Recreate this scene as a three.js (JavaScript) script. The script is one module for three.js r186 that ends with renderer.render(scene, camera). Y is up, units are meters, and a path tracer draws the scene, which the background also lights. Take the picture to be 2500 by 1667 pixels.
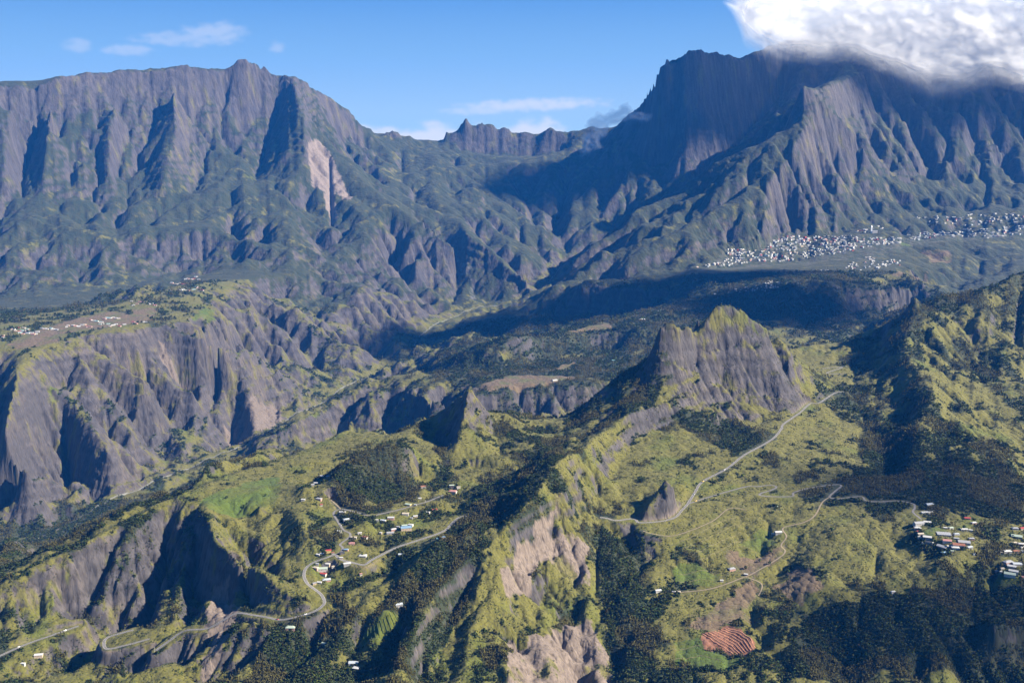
import * as THREE from 'three';
import { mergeGeometries } from 'three/addons/utils/BufferGeometryUtils.js';
import { ImprovedNoise } from 'three/addons/math/ImprovedNoise.js';

// ---------- camera, light, air ----------
const scene = new THREE.Scene();
const camera = new THREE.PerspectiveCamera(37.52, 1024 / 682, 5, 60000);
camera.position.set(0, 1950, 0);
camera.rotation.set(-10.9 * Math.PI / 180, 0, 0);
const renderer = new THREE.WebGLRenderer({ antialias: true });
renderer.toneMapping = THREE.LinearToneMapping;
renderer.toneMappingExposure = 3.6;
renderer.shadowMap.enabled = true;
const SUN_EL = 34 * Math.PI / 180, SUN_AZ = 103 * Math.PI / 180;          // azimuth from straight ahead, clockwise
const SUN = new THREE.Vector3(Math.cos(SUN_EL) * Math.sin(SUN_AZ), Math.sin(SUN_EL), -Math.cos(SUN_EL) * Math.cos(SUN_AZ));
const sun = new THREE.DirectionalLight(new THREE.Color().setRGB(1, 0.9, 0.73), 5);
sun.position.copy(SUN).multiplyScalar(20000); sun.target.position.set(0, 1000, -5000); sun.position.add(sun.target.position);
sun.castShadow = true; sun.shadow.mapSize.set(4096, 4096);
Object.assign(sun.shadow.camera, { left: -9000, right: 9000, top: 9000, bottom: -9000, near: 100, far: 40000 });
scene.add(sun, sun.target);
scene.fog = new THREE.FogExp2(new THREE.Color().setRGB(0.03, 0.27, 1.0), 2.0e-5);
// places (sheet point, distance) on which clouds outside the picture throw their shadow: half widths and height of each cloud
const SHADE = [[1250, 715, 6400, 800, 520, 3700], [1640, 650, 6500, 520, 300, 3700], [1830, 700, 5600, 600, 380, 3700], [2200, 1125, 2420, 230, 190, 3500], [2180, 1510, 1880, 260, 150, 3500]];
//#TERRAIN
// ---------- terrain: ridge, valley and edge lines set out in metres, joined by a membrane and worn by running water ----------
const EYE = 1950, PITCH = 10.9 * Math.PI / 180, FOC = 2308, CU = 1176, CV = 784;
const clamp = (x, a, b) => Math.min(b, Math.max(a, x)), lerp = (a, b, t) => a + (b - a) * t;
const smooth = (a, b, x) => { const t = clamp((x - a) / (b - a), 0, 1); return t * t * (3 - 2 * t); };
function rng(seed) { let s = seed >>> 0; return () => { s = (s + 0x6D2B79F5) >>> 0; let t = s; t = Math.imul(t ^ (t >>> 15), t | 1); t ^= t + Math.imul(t ^ (t >>> 7), t | 61); return ((t ^ (t >>> 14)) >>> 0) / 4294967296; }; }
const hash = (x, y) => { let h = (Math.imul(x, 374761393) + Math.imul(y, 668265263)) | 0; h = Math.imul(h ^ (h >>> 13), 1274126177); return ((h ^ (h >>> 16)) >>> 0) / 2147483648 - 1; };
function noise(x, y) {                                   // smooth noise, -1..1
  const ix = Math.floor(x), iy = Math.floor(y), fx = x - ix, fy = y - iy, u = fx * fx * fx * (fx * (fx * 6 - 15) + 10), v = fy * fy * fy * (fy * (fy * 6 - 15) + 10);
  const g = (a, b) => { const h = hash(a, b) * Math.PI; return Math.cos(h) * (x - a) + Math.sin(h) * (y - b); };
  return 1.5 * lerp(lerp(g(ix, iy), g(ix + 1, iy), u), lerp(g(ix, iy + 1), g(ix + 1, iy + 1), u), v);
}
const fbm = (x, y, n) => { let s = 0, a = 0.5; for (let k = 0; k < n; k++) { s += a * noise(x, y); x = x * 2.03 + 17.3; y = y * 2.03 - 9.1; a *= 0.5; } return s; };
const ridged = (x, y, n) => { let s = 0, a = 0.5; for (let k = 0; k < n; k++) { s += a * (1 - 2 * Math.abs(noise(x, y))); x = x * 2.03 + 11.7; y = y * 2.03 + 5.3; a *= 0.5; } return s; };
// direction seen at survey sheet point (u, v): slope across and slope up per metre of forward distance
function sight(u, v) {
  const a = (CV - v) / FOC, h = Math.cos(PITCH) + a * Math.sin(PITCH);
  return [(u - CU) / FOC / h, (a * Math.cos(PITCH) - Math.sin(PITCH)) / h];
}
// 'u,v,D' (km ahead), 'u,v,@y' (height above the sea) or 'u,~y,D' (height and distance)
function survey(text) {
  return text.trim().split(/\s+/).map((w) => {
    const [a, b, c] = w.split(',');
    if (b[0] === '~') { const D = +c * 1000; return [sight(+a, 600)[0] * D, +b.slice(1), D]; }
    const [sx, sy] = sight(+a, +b), D = c[0] === '@' ? (EYE - c.slice(1)) / -sy : +c * 1000;
    return [sx * D, EYE + sy * D, D];
  });
}
const F = {                                             // region: its lines
  mountain: `
-300,205,8.5 -120,190,8.8 0,181,9.0 66,181,9.1 130,172,9.2 200,161,9.35 330,149,9.6 400,141,9.7 480,141,9.85 535,132,9.95 570,123,10.0 585,128,10.05 615,150,10.1 640,165,10.1 665,163,10.1 690,172,10.15 715,190,10.25 750,212,10.35 800,247,10.5 815,265,10.5 830,285,10.55 845,284,10.55 868,311,10.7
-350,~2250,10.5 200,~2350,11.2 560,~2450,11.6 700,~2150,11.8 868,~1700,12.2
-350,~1450,7.7 -100,455,8.2 0,450,8.25 100,440,8.3 200,455,8.4 300,462,8.45 400,450,8.5 470,440,8.6 560,420,8.7
95,215,9.08 75,300,8.88 50,380,8.64 52,450,8.3
150,225,9.14 140,290,8.98 125,340,8.84
215,220,9.24 225,270,9.12 222,300,9.03
330,215,9.44 300,290,9.2 280,350,8.97 265,420,8.62
360,220,9.48 350,280,9.3 330,330,9.1
520,200,9.86 500,260,9.64 475,330,9.34 455,400,8.98 440,450,8.66
20,230,8.82 10,330,8.52 0,440,8.22
115,230,8.93 105,330,8.62 95,430,8.3
260,230,9.15 250,330,8.8 240,440,8.45
400,200,9.4 400,300,9.05 370,440,8.5
665,163,10.1 680,205,9.9 690,250,9.65 700,300,9.35 695,350,9.1 690,385,8.95 650,430,8.7 600,452,8.55 540,465,8.45 460,500,8.2 400,520,8.0
640,240,10.0 610,330,9.65 590,390,9.2 575,420,8.85
705,345,9.25 740,390,9.1 755,440,8.8 765,490,8.5 770,525,8.3
715,190,10.25 750,290,9.8 790,345,9.5 835,414,9.0 880,450,8.75 925,480,8.5 990,510,8.3 1040,540,8.12
790,455,8.65 845,495,8.35 850,540,8.0 812,560,7.9 780,590,7.7 740,605,7.5 660,625,7.1 560,640,6.75 500,640,6.6
-350,600,7.2 -150,570,7.4 0,560,7.4 68,556,7.45 146,546,7.55 279,539,7.65 326,535,7.7 435,522,7.8 500,520,7.85 560,540,7.7 620,560,7.5
663,497,8.15 675,528,7.9 700,555,7.7 735,578,7.55
-350,~960,6.6 -150,~960,6.6 0,690,@980 146,~960,6.0 258,~965,6.2 282,672,@985 340,640,@1010 420,615,@1060 500,600,@1110`,
  pass: `
868,311,10.7 880,308,10.75 888,298,10.75 893,302,10.75 900,286,10.75 906,302,10.75 915,300,10.8 925,313,10.8 945,310,10.85 960,322,10.9 985,316,10.9 1000,323,10.95 1020,318,10.95 1023,292,10.95 1034,302,10.95 1050,294,10.95 1060,274,10.95 1070,264,10.95 1078,280,10.95 1092,286,10.95 1104,274,10.95 1112,280,10.95 1130,281,10.95 1143,292,10.95 1152,292,10.95 1165,289,10.95 1175,300,10.95 1215,301,10.9 1240,306,10.9 1262,292,10.85 1285,300,10.8 1305,303,10.8 1320,301,10.8 1355,290,10.8 1380,295,10.7 1403,291,10.6 1420,282,10.5 1435,268,10.4 1448,255,10.3
868,~1500,12.4 1200,~1500,12.6 1450,~1700,12.4
1060,345,10.78 1120,352,10.78 1200,358,10.72 1290,355,10.68
1080,380,10.2 1180,372,10.2 1290,370,10.2 1350,360,10.2
900,310,10.75 915,345,10.4 920,380,10.1
1005,330,10.85 1005,360,10.2 996,411,9.7 998,432,9.45 1044,477,9.0 1068,528,8.3 1128,567,8.15 1164,612,7.95 1215,645,7.78
940,370,10.2 909,390,9.9 924,465,9.0 960,490,8.7 1000,560,8.35
1010,590,8.25 1060,605,8.12 1120,625,8.0 1180,650,7.85 1225,668,7.74
1030,596,8.25 1045,610,8.2 1052,650,8.0 1035,700,7.65
1150,400,10.0 1180,470,9.4 1200,540,8.8 1230,590,8.35
1330,390,10.0 1340,470,9.4 1330,520,9.0`,
  cloud_mountain: `
1448,255,10.3 1460,248,10.2 1475,228,10.0 1485,212,9.9 1492,190,9.8 1505,165,9.7 1518,130,9.6 1530,118,9.6 1555,108,9.6 1575,96,9.6 1590,93,9.6 1620,97,9.65 1650,98,9.7 1690,96,9.7 1720,90,9.8 1800,70,9.9 1900,60,10 2050,40,10 2200,40,10 2400,60,9.8 2600,100,9.4 2900,150,9.0
1450,~1700,12.4 1600,~2000,12.3 2200,~2300,12.5 2900,~2300,11.5
1455,305,9.95 1490,293,9.85 1530,305,9.75 1548,330,9.65
1450,352,9.75 1500,375,9.5 1545,372,9.45
1575,200,9.5 1580,260,9.45 1640,300,9.4 1650,330,9.35
1290,602,8.6 1356,556,8.8 1446,502,8.95 1520,455,9.05 1578,415,9.15 1640,370,9.3 1690,310,9.5 1760,240,9.72 1800,190,9.85
1838,187,8.6 1890,197,8.8 1930,180,9.1 1994,150,9.5 2050,110,9.8
1838,187,8.6 1879,204,8.62 1873,240,8.5 1848,282,8.35 1766,323,8.3 1698,342,8.35 1630,380,8.4 1578,430,8.45 1464,475,8.25 1440,514,8.1 1368,552,8.0 1315,595,7.9 1312,620,7.75
1848,282,8.35 1806,346,8.1 1770,400,7.9 1755,427,7.8 1668,475,7.65 1596,507,7.5 1530,540,7.35 1440,590,7.2
1806,346,8.1 1850,420,7.95 1880,470,7.85 1900,540,7.7
1755,427,7.8 1760,480,7.6 1740,540,7.4 1700,575,7.3
1879,204,8.62 1950,280,8.6 1980,330,8.55 2010,400,8.45
2050,190,9.5 2060,280,9.1 2080,360,8.75
1960,260,8.95 1975,350,8.65 1960,430,8.25 1935,520,7.8
2010,400,8.45 2100,418,8.55 2200,430,8.6 2352,440,8.5 2600,450,8.3
2140,260,9.3 2200,340,9.0 2260,400,8.8
2352,300,9.2 2400,400,8.7`,
  plateau: `
1900,538,7.7 1960,515,7.85 2050,500,8.0 2150,490,8.1 2300,480,8.1 2600,480,7.9
1640,600,7.15 1700,580,7.3 1780,560,7.45 1850,550,7.55
1640,620,6.95 1700,612,7.0 1850,603,7.05 1960,567,7.3 2100,556,7.4 2232,548,7.45 2352,543,7.5 2600,545,7.4
1340,640,@1070 1431,651,@1068 1551,650,@1085 1600,640,@1120
1337,646,@1066 1312,660,@1000
1600,700,@1060 1700,672,@1110 1790,650,@1150 1840,640,@1165 1910,646,@1178 1960,652,@1165 2060,650,@1165 2130,648,@1165
1900,612,@1175 2000,610,@1190 2060,615,@1190 2120,640,@1165
2130,648,@1165 2160,668,@1120 2190,690,@1060
2600,~1200,6.9 2352,~1150,6.7 2225,~1040,6.3 2100,~1010,5.9 1990,~1000,5.6 1892,768,@1000
1405,726,@1010 1500,706,@1040 1570,690,@1070 1600,700,@1060
1262,770,@1006 1306,752,@1012 1340,748,@1015 1410,750,@1020 1490,752,@1030 1540,745,@1040
1337,740,@1012 1405,738,@1016 1475,734,@1030 1520,716,@1050
1545,~1000,6.4 1500,~930,6.4 1420,~860,6.55 1300,~820,6.7 1200,~805,6.75 1100,735,@788 1030,755,@735 975,775,@695
1262,770,@1006 1220,766,@1030 1190,771,@1045 1161,767,@1052 1110,785,@1005 1060,805,@940 1010,822,@875
990,905,@905 1060,900,@922 1120,893,@925 1200,885,@925 1270,880,@928 1340,880,@932 1400,865,@940 1470,850,@955
1080,880,@925 1160,865,@925 1230,845,@925 1290,828,@925 1420,822,@932 1480,815,@945 1540,800,@970
1090,850,@915 1150,855,@925 1210,838,@925 1260,822,@928 1310,815,@930 1400,810,@936 1480,805,@952`,
  gorge: `
1290,602,8.6 1262,640,@900 1228,667,@845 1180,690,@800 1100,703,@765 1040,725,@730 985,750,@705 953,789,@685 946,823,@668 900,~655,5.9 850,~646,5.7 800,883,@640 740,~632,5.25 700,940,@627 640,970,@622 590,1000,@618 540,1024,@614 400,1085,@600 250,1150,@588 90,1235,@575 -150,1340,@562 -400,1450,@552
990,903,@900 940,885,@885 898,858,@872 842,869,@864 776,899,@826 710,945,@785 640,985,@735 560,1022,@670
190,769,@1085 235,800,4.6 275,835,4.5 328,860,4.45
375,775,4.85 370,830,4.76 400,870,4.7 440,880,4.65
165,905,4.25 200,950,4.1 235,1000,3.98 250,1040,3.9
524,852,5.15 500,900,4.9 470,950,4.65 450,1000,4.45 440,1040,4.3
480,870,5.0 524,852,5.15 629,836,5.4 700,845,5.5 765,862,5.6
25,890,@1010 44,830,@1060 100,797,@1075 190,769,@1085 290,755,@1100 374,739,@1100 442,752,@1080 510,776,4.9 560,800,5.05 629,836,5.4
44,830,@1060 25,890,@1010 10,960,@930 20,1010,@850 60,1060,@780
-350,900,@1000 -150,880,@1010 -50,900,@960 -20,960,@900
-300,1260,@566 -100,1200,@572 0,1175,@578 70,1165,@582 160,1135,@589
-350,1420,@556 -50,1318,@570 60,1288,@577 160,1230,@586 250,1185,@593 330,1150,@599
-300,760,@1085 0,790,@1075 100,745,@1090 200,735,@1095 300,720,@1100 400,690,@1110 480,660,@1115 430,640,@1120 350,680,@1110 200,710,@1100 60,745,@1090 -100,760,@1090
560,640,6.75 540,665,@1090 505,690,@1085 500,715,@1080 450,740,@1088
1892,768,@1000 1760,~960,4.75 1560,~885,4.4 1400,~825,4.2 1290,~790,4.12 1215,1008,@762 1100,~738,4.1 1000,~718,4.25 900,995,@700 800,1010,@680 700,1035,@660 600,1060,@638 490,1055,@611`,
  hill: `
1000,1010,2.84 1030,1035,2.74
1030,1085,2.55 1070,1085,2.55 1110,1090,2.53
757,1120,2.33 770,1087,2.42 800,1055,2.47 826,1036,2.5 860,1024,2.52 892,1020,2.52 931,1024,2.54 950,1022,2.64
681,1046,2.65 700,1030,2.72 743,1005,2.82 796,980,2.88 822,988,2.9 862,986,2.93 898,994,2.95 950,972,2.98 985,962,2.97
971,950,2.98 945,978,2.88 940,1012,2.75 960,1035,2.66 995,1064,2.55
700,1110,@1100 735,1098,@1105 760,1075,@1110 800,~1125,2.66 860,~1130,2.7
757,1120,2.33 765,1150,2.3 790,1172,2.26 830,1182,2.22 870,1185,2.22 920,1170,2.27 970,1150,2.35 1000,1120,2.45`,
  cone: `
1076,891,2.87 1080,888,2.87 1084,892,2.87
1080,889,2.87 1092,930,2.845 1100,970,2.80
1078,890,2.87 1068,930,2.81 1058,980,2.735 1046,1030,2.64
1083,892,2.87 1110,930,2.87 1130,965,2.86 1140,1000,2.79 1155,1050,2.64
1078,890,2.87 1040,920,2.94 1000,948,2.98 985,962,2.97
1000,1010,2.80 1030,1035,2.70
1120,1010,2.70 1100,1035,2.65`,
  knob: `
1526,1100,2.33 1530,1098,2.33 1534,1100,2.33
1534,1100,2.33 1548,1118,2.325 1562,1142,2.31
1526,1100,2.33 1515,1122,2.325 1498,1152,2.295 1480,1180,2.268
1530,1098,2.33 1533,1130,2.305 1534,1160,2.28
1455,1189,@1082 1470,1150,@1098 1500,1112,2.43 1560,1108,2.43 1592,1122,@1099`,
  grass_hill: `
715,1085,@1106 708,1060,2.6 690,1045,2.66 650,1046,2.66 620,1058,2.62 560,1075,2.55 490,1105,2.42 420,1130,2.32
560,1140,2.335 600,1120,2.39 640,1112,2.42
650,1046,2.66 620,1085,2.53 612,1117,2.42 646,1147,2.33 690,1200,2.17 725,1260,2.065
420,1130,2.32 450,1150,2.28 480,1195,2.17 490,1225,2.1 531,1256,2.05 612,1317,1.96 670,1365,1.9 725,1398,1.87
560,1200,@1085 620,1232,@1078 680,1290,@1072
430,1190,2.25 425,1250,2.17 400,1320,@1000 385,1390,@975 380,1440,@960
540,1290,@1045 560,1340,@1025 580,1400,@1012
420,1130,2.32 400,1140,@1120 350,1165,@1105 240,1222,@1080 170,1255,@1065 80,1295,@1040 0,1332,@1020 -150,1400,@980 -350,1480,@950
-300,1560,@890 100,1568,@915 200,1530,@920 260,1600,@900
260,1568,@955 300,1545,@965 350,1528,@972 420,1545,@960 480,1580,@940
-300,1440,@560`,
  slide_ridge: `
1445,945,2.78 1405,975,2.72 1370,1000,2.62 1345,1030,@1195 1296,1052,@1202 1260,1092,@1195 1225,1140,@1178 1175,1185,@1160 1133,1239,@1130 1143,1300,@1098 1136,1351,@1072 1120,1389,@1055 1177,1419,@1032 1235,1463,@1006 1260,1520,@988 1270,1568,@972 1280,1650,@940
1133,1239,@1130 1060,1290,@1108 1000,1350,@1085 960,1420,@1068 930,1500,@1048 900,1568,@1036 880,1650,@1000
1080,1340,@1062 1030,1420,@1030 1010,1500,@1005 1000,1568,@990
1120,1389,@1055 1080,1440,@1036 1070,1500,@1018 1065,1568,@1003
1375,1130,@1106 1375,1150,@1100 1376,1188,@1082 1375,1250,@1055 1372,1350,@1010 1380,1450,@975 1400,1568,@930 1410,1650,@905
1000,1180,@1098 900,1250,@1083 830,1330,@1062 780,1420,@1041 750,1500,@1008 700,1568,@1000 650,1640,@985`,
  rock_peak: `
1516,748,3.06 1526,737,3.06 1545,736,3.06 1558,740,3.06 1566,752,3.09 1578,741,3.09 1586,748,3.1 1592,758,3.11 1604,760,3.12 1612,748,3.13 1625,733,3.14 1638,712,3.16 1648,699,3.17 1668,695,3.18 1686,699,3.18 1690,706,3.18 1702,704,3.18 1729,732,3.18 1759,750,3.17 1769,785,3.15 1772,822,3.1 1796,861,3.06 1823,883,3.08 1850,912,3.1
1508,800,3.03 1529,830,2.99 1560,838,3.0 1590,848,3.03
1598,775,3.10 1600,800,3.085 1598,835,3.06
1668,720,3.16 1672,760,3.13 1678,800,3.10 1690,840,3.07
1640,800,3.1 1700,790,3.12 1745,800,3.11
1445,945,2.78 1486,931,2.84 1526,919,2.88 1575,899,2.95 1605,870,3.0
1400,1105,@1108 1428,1060,@1124 1459,1010,@1140 1486,996,@1148 1526,980,@1156 1567,964,@1165 1588,956,@1172 1648,925,@1188 1702,917,@1192 1742,929,@1180 1783,945,@1160
1520,742,3.08 1507,767,3.09 1503,810,3.1 1470,835,3.1 1432,853,3.08 1405,872,3.07 1386,891,3.06 1381,918,3.0 1364,945,2.95 1330,980,2.85 1300,1010,2.75 1250,985,2.95
1600,730,3.3 1700,~1180,3.6 1560,~1130,3.5 1440,~1060,3.4 1360,~1000,3.3
1850,785,@1185 1900,785,@1190 1942,790,@1195
1800,830,@1190 1850,850,@1178`,
  east_ridge: `
2103,676,3.7 2094,700,3.74 2083,712,3.76 2058,734,3.8 2015,744,3.85 1979,759,3.9 1953,773,3.95 1939,786,3.97
2103,676,3.7 2108,712,3.66 2094,741,3.58 2083,762,3.5 2079,798,3.4 2101,834,3.25 2126,867,3.12 2141,896,3.0 2137,924,2.9 2112,971,2.75 2115,1011,2.65 2108,1050,2.55 2100,1100,2.46
1960,830,@1182 1960,900,@1158 1985,960,@1130 1970,1040,@1113 1960,1080,@1108
2098,682,3.7 2103,676,3.7 2108,682,3.7 2118,700,3.7 2150,712,3.71 2190,708,3.73 2216,694,3.75 2259,661,3.82 2288,661,3.85 2320,637,3.9 2352,629,3.95 2450,590,4.0 2800,520,4.0
2190,740,3.6 2240,850,3.4 2300,950,3.0 2352,1040,2.75 2420,1120,2.5 2600,1200,2.3
2352,629,3.95 2340,760,3.6 2360,850,3.35 2400,930,3.1
2800,~1200,5.0 2500,~1200,5.3 2352,~1250,5.0 2200,~1250,4.6`,
  slope: `
1700,1200,@1070 1600,1240,@1058 1710,1260,@1040 1712,1324,@1015 1637,1351,@1004 1562,1360,@996
1680,1480,@968 1650,1568,@945 1640,1650,@915
1500,1400,@990 1450,1500,@958 1440,1568,@937
2120,1220,@1100 2170,1230,@1098 2230,1270,@1085 2150,1300,@1075 2340,1260,@1085 2330,1310,@1072 2600,1300,@1080
2200,1130,@1118 2352,1130,@1100
1900,1290,@1048 1960,1320,@1042 2045,1358,@1032 2130,1460,@1000 2168,1525,@975 2180,1600,@940
2060,1300,@1056 2150,1400,@1022 2230,1470,@984 2270,1568,@930 2290,1650,@900
2280,1430,@1022 2352,1430,@1022 2600,1450,@1010
2330,1520,@955 2500,1568,@930
1800,1400,@992 1900,1450,@975 1950,1568,@938 1960,1650,@910`,
};
// roads and tracks: width, then the line
const ROADS = {
  village_road: [6.6, '-60,1530,@922 0,1505,@925 60,1479,@930 120,1458,@936 180,1437,@942'],
  loop_road: [6.2, '306,1446,@958 270,1456,@954 246,1464,@951 238,1476,@950 246,1490,@950 290,1481,@955 343,1467,@962'],
  hill_road: [6.4, '357,1494,@960 390,1470,@970 425,1448,@982 476,1443,@992 510,1425,@1003 544,1408,@1014 580,1412,@1020 612,1417,@1025 646,1423,@1029 690,1414,@1036 721,1404,@1040 738,1393,@1043 745,1382,@1046 738,1366,@1050 724,1354,@1054 706,1340,@1060 698,1322,@1066 703,1304,@1072 721,1291,@1077 748,1281,@1081 770,1273,@1084'],
  upper_road: [5.4, '770,1273,@1084 784,1266,@1086 786,1257,@1088 781,1250,@1089 792,1241,@1090 803,1232,@1091 803,1224,@1092 788,1216,@1093 775,1196,@1097 766,1178,@1100 783,1169,@1103 817,1176,@1104 853,1185,@1104 874,1180,@1104 914,1171,@1104 939,1164,@1105 983,1151,@1108 1018,1137,@1112'],
  village_track: [4, '783,1169,@1103 770,1157,@1104 759,1147,@1105'],
  pass_road: [6.6, '770,1273,@1084 782,1284,@1082 802,1290,@1081 833,1297,@1080 845,1292,@1081 857,1284,@1082 911,1257,@1085 965,1239,@1088 1018,1220,@1091 1040,1200,@1094 1058,1187,@1097 1085,1184,@1098'],
  ridge_road: [6.6, '1378,1188,@1083 1395,1190,@1081 1416,1195,@1079 1456,1191,@1077 1470,1200,@1076 1524,1196,@1077 1552,1187,@1079 1566,1172,@1082 1580,1157,@1086 1597,1130,@1095 1614,1106,@1104 1665,1079,@1115 1688,1062,@1120 1713,1043,@1126 1772,1010,@1136 1795,985,@1143 1800,974,@1146 1837,948,@1152 1861,927,@1156 1882,925,@1157 1917,903,@1162 1940,900,@1163'],
  saddle_road: [6, '1889,846,@1175 1935,843,@1177 1900,857,@1172 1945,858,@1171'],
  hairpin_road: [5.3, '1580,1157,@1086 1640,1138,@1090 1712,1118,@1096 1740,1117,@1098 1772,1114,@1100 1784,1119,@1100 1770,1126,@1097 1746,1134,@1094 1756,1139,@1093 1818,1140,@1093 1824,1131,@1096 1858,1121,@1101 1913,1113,@1105 1933,1115,@1106 1920,1127,@1102 1906,1141,@1099 1926,1145,@1099 1977,1140,@1102 1991,1150,@1101 2025,1152,@1101 2060,1150,@1103 2096,1156,@1103 2102,1166,@1102 2098,1176,@1101 2117,1192,@1100'],
  farm_track: [3.6, '1906,1141,@1099 1889,1154,@1094 1872,1184,@1082 1845,1200,@1074 1800,1212,@1066 1807,1232,@1057 1795,1252,@1047 1804,1266,@1040 1787,1283,@1033 1729,1317,@1018 1712,1324,@1015 1637,1351,@1004 1562,1360,@996'],
  terrace_track: [2.8, '1715,1171,@1083 1675,1168,@1082 1634,1198,@1072 1552,1229,@1064 1500,1226,@1069 1477,1219,@1074'],
  field_track: [2.8, '1712,1324,@1015 1750,1341,@1008 1743,1368,@997'],
};
// the sheet: rows at growing distance, columns by bearing, so that its squares stay square
const TH0 = -0.56, TH1 = 0.635, RMIN = 1480, RMAX = 14000;
function makeSheet(d) {
  const NI = Math.round((TH1 - TH0) / d) + 1, NJ = Math.round(Math.log(RMAX / RMIN) / d) + 1, R = new Float64Array(NJ);
  for (let j = 0; j < NJ; j++) R[j] = RMIN * Math.exp(j * d);
  return { d, NI, NJ, R, N: NI * NJ, sin: Float64Array.from({ length: NI }, (_, i) => Math.sin(TH0 + i * d)), cos: Float64Array.from({ length: NI }, (_, i) => Math.cos(TH0 + i * d)) };
}
const cell = (g, x, D) => [(Math.atan2(x, D) - TH0) / g.d, Math.log(Math.hypot(x, D) / RMIN) / g.d];
function lines() {
  const all = [];
  for (const [region, text] of Object.entries(F)) for (const row of text.trim().split('\n')) all.push({ region, pts: survey(row) });
  for (const [name, [width, text]] of Object.entries(ROADS)) all.push({ region: null, road: name, width, pts: survey(text) });
  return all;
}
function stroke(pts, step, put) {
  for (let k = 0; k + 1 < pts.length; k++) {
    const [a, b] = [pts[k], pts[k + 1]], n = Math.max(1, Math.ceil(Math.hypot(b[0] - a[0], b[2] - a[2]) / step(a)));
    for (let s = 0; s <= n; s++) { const t = s / n; put(lerp(a[0], b[0], t), lerp(a[1], b[1], t), lerp(a[2], b[2], t)); }
  }
}
function membrane(g, all, guess) {
  const h = new Float32Array(g.N), w = new Float32Array(g.N);
  for (const l of all) stroke(l.pts, (p) => Math.hypot(p[0], p[2]) * g.d * 0.4, (x, y, D) => {
    const [i, j] = cell(g, x, D), ii = Math.round(i), jj = Math.round(j);
    if (ii < 0 || jj < 0 || ii >= g.NI || jj >= g.NJ) return;
    const k = jj * g.NI + ii; h[k] += y; w[k]++;
  });
  for (let k = 0; k < g.N; k++) { if (w[k]) h[k] /= w[k]; else h[k] = guess ? guess(k % g.NI, Math.floor(k / g.NI)) : 1200; }
  const { NI, NJ } = g, rounds = guess ? 70 : 900, om = guess ? 1.6 : 1.9;
  for (let it = 0; it < rounds; it++) for (let j = 0; j < NJ; j++) for (let i = 0; i < NI; i++) {
    const k = j * NI + i; if (w[k]) continue;
    const a = h[i > 0 ? k - 1 : k + 1], b = h[i < NI - 1 ? k + 1 : k - 1], c = h[j > 0 ? k - NI : k + NI], e = h[j < NJ - 1 ? k + NI : k - NI];
    h[k] += om * ((a + b + c + e) / 4 - h[k]);
  }
  return h;
}
const bilinear = (h, NI, NJ, x, y) => { const i = clamp(Math.floor(x), 0, NI - 2), j = clamp(Math.floor(y), 0, NJ - 2), u = x - i, v = y - j, k = j * NI + i; return lerp(lerp(h[k], h[k + 1], u), lerp(h[k + NI], h[k + NI + 1], u), v); };
function up(g, h, f) { return (i, j) => bilinear(h, f.NI, f.NJ, Math.min(i * g.d / f.d, f.NI - 1), Math.min(j * g.d / f.d, f.NJ - 1)); }
function erode(g, h, hold, soft, iters, KT, seed) {
  const { NI, NJ, N, R, d } = g, rec = new Int32Array(N), cnt = new Int32Array(N + 1), don = new Int32Array(N), stack = new Int32Array(N), area = new Float32Array(N), rnd = rng(seed);
  const off = [-NI - 1, -NI, -NI + 1, -1, 1, NI - 1, NI, NI + 1], len = [Math.SQRT2, 1, Math.SQRT2, 1, 1, Math.SQRT2, 1, Math.SQRT2];
  for (let it = 0; it < iters; it++) {
    for (let j = 0; j < NJ; j++) for (let i = 0; i < NI; i++) {
      const k = j * NI + i; rec[k] = k;
      if (i === 0 || j === 0 || i === NI - 1 || j === NJ - 1) continue;
      let best = 0;
      for (let n = 0; n < 8; n++) { const s = (h[k] - h[k + off[n]]) / len[n] * (0.75 + 0.5 * rnd()); if (s > best) { best = s; rec[k] = k + off[n]; } }
    }
    cnt.fill(0);
    for (let k = 0; k < N; k++) if (rec[k] !== k) cnt[rec[k] + 1]++;
    for (let k = 0; k < N; k++) cnt[k + 1] += cnt[k];
    const pos = cnt.slice(0, N);
    for (let k = 0; k < N; k++) if (rec[k] !== k) don[pos[rec[k]]++] = k;
    let n = 0;
    for (let k = 0; k < N; k++) if (rec[k] === k) { let a = n; stack[n++] = k; while (a < n) { const q = stack[a++]; for (let e = cnt[q]; e < cnt[q + 1]; e++) stack[n++] = don[e]; } }
    for (let j = 0; j < NJ; j++) area.fill((R[j] * d) ** 2, j * NI, j * NI + NI);
    for (let a = N - 1; a >= 0; a--) { const k = stack[a]; if (rec[k] !== k) area[rec[k]] += area[k]; }
    for (let a = 0; a < N; a++) {
      const k = stack[a], r = rec[k]; if (r === k || hold[k]) continue;
      const dx = R[Math.floor(k / NI)] * d, f = KT / iters * soft[k] * Math.sqrt(Math.min(area[k], 4e5)) / dx;
      const nh = (h[k] + f * Math.min(h[r], h[k])) / (1 + f);
      h[k] = nh;
    }
  }
  return area;
}

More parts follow.
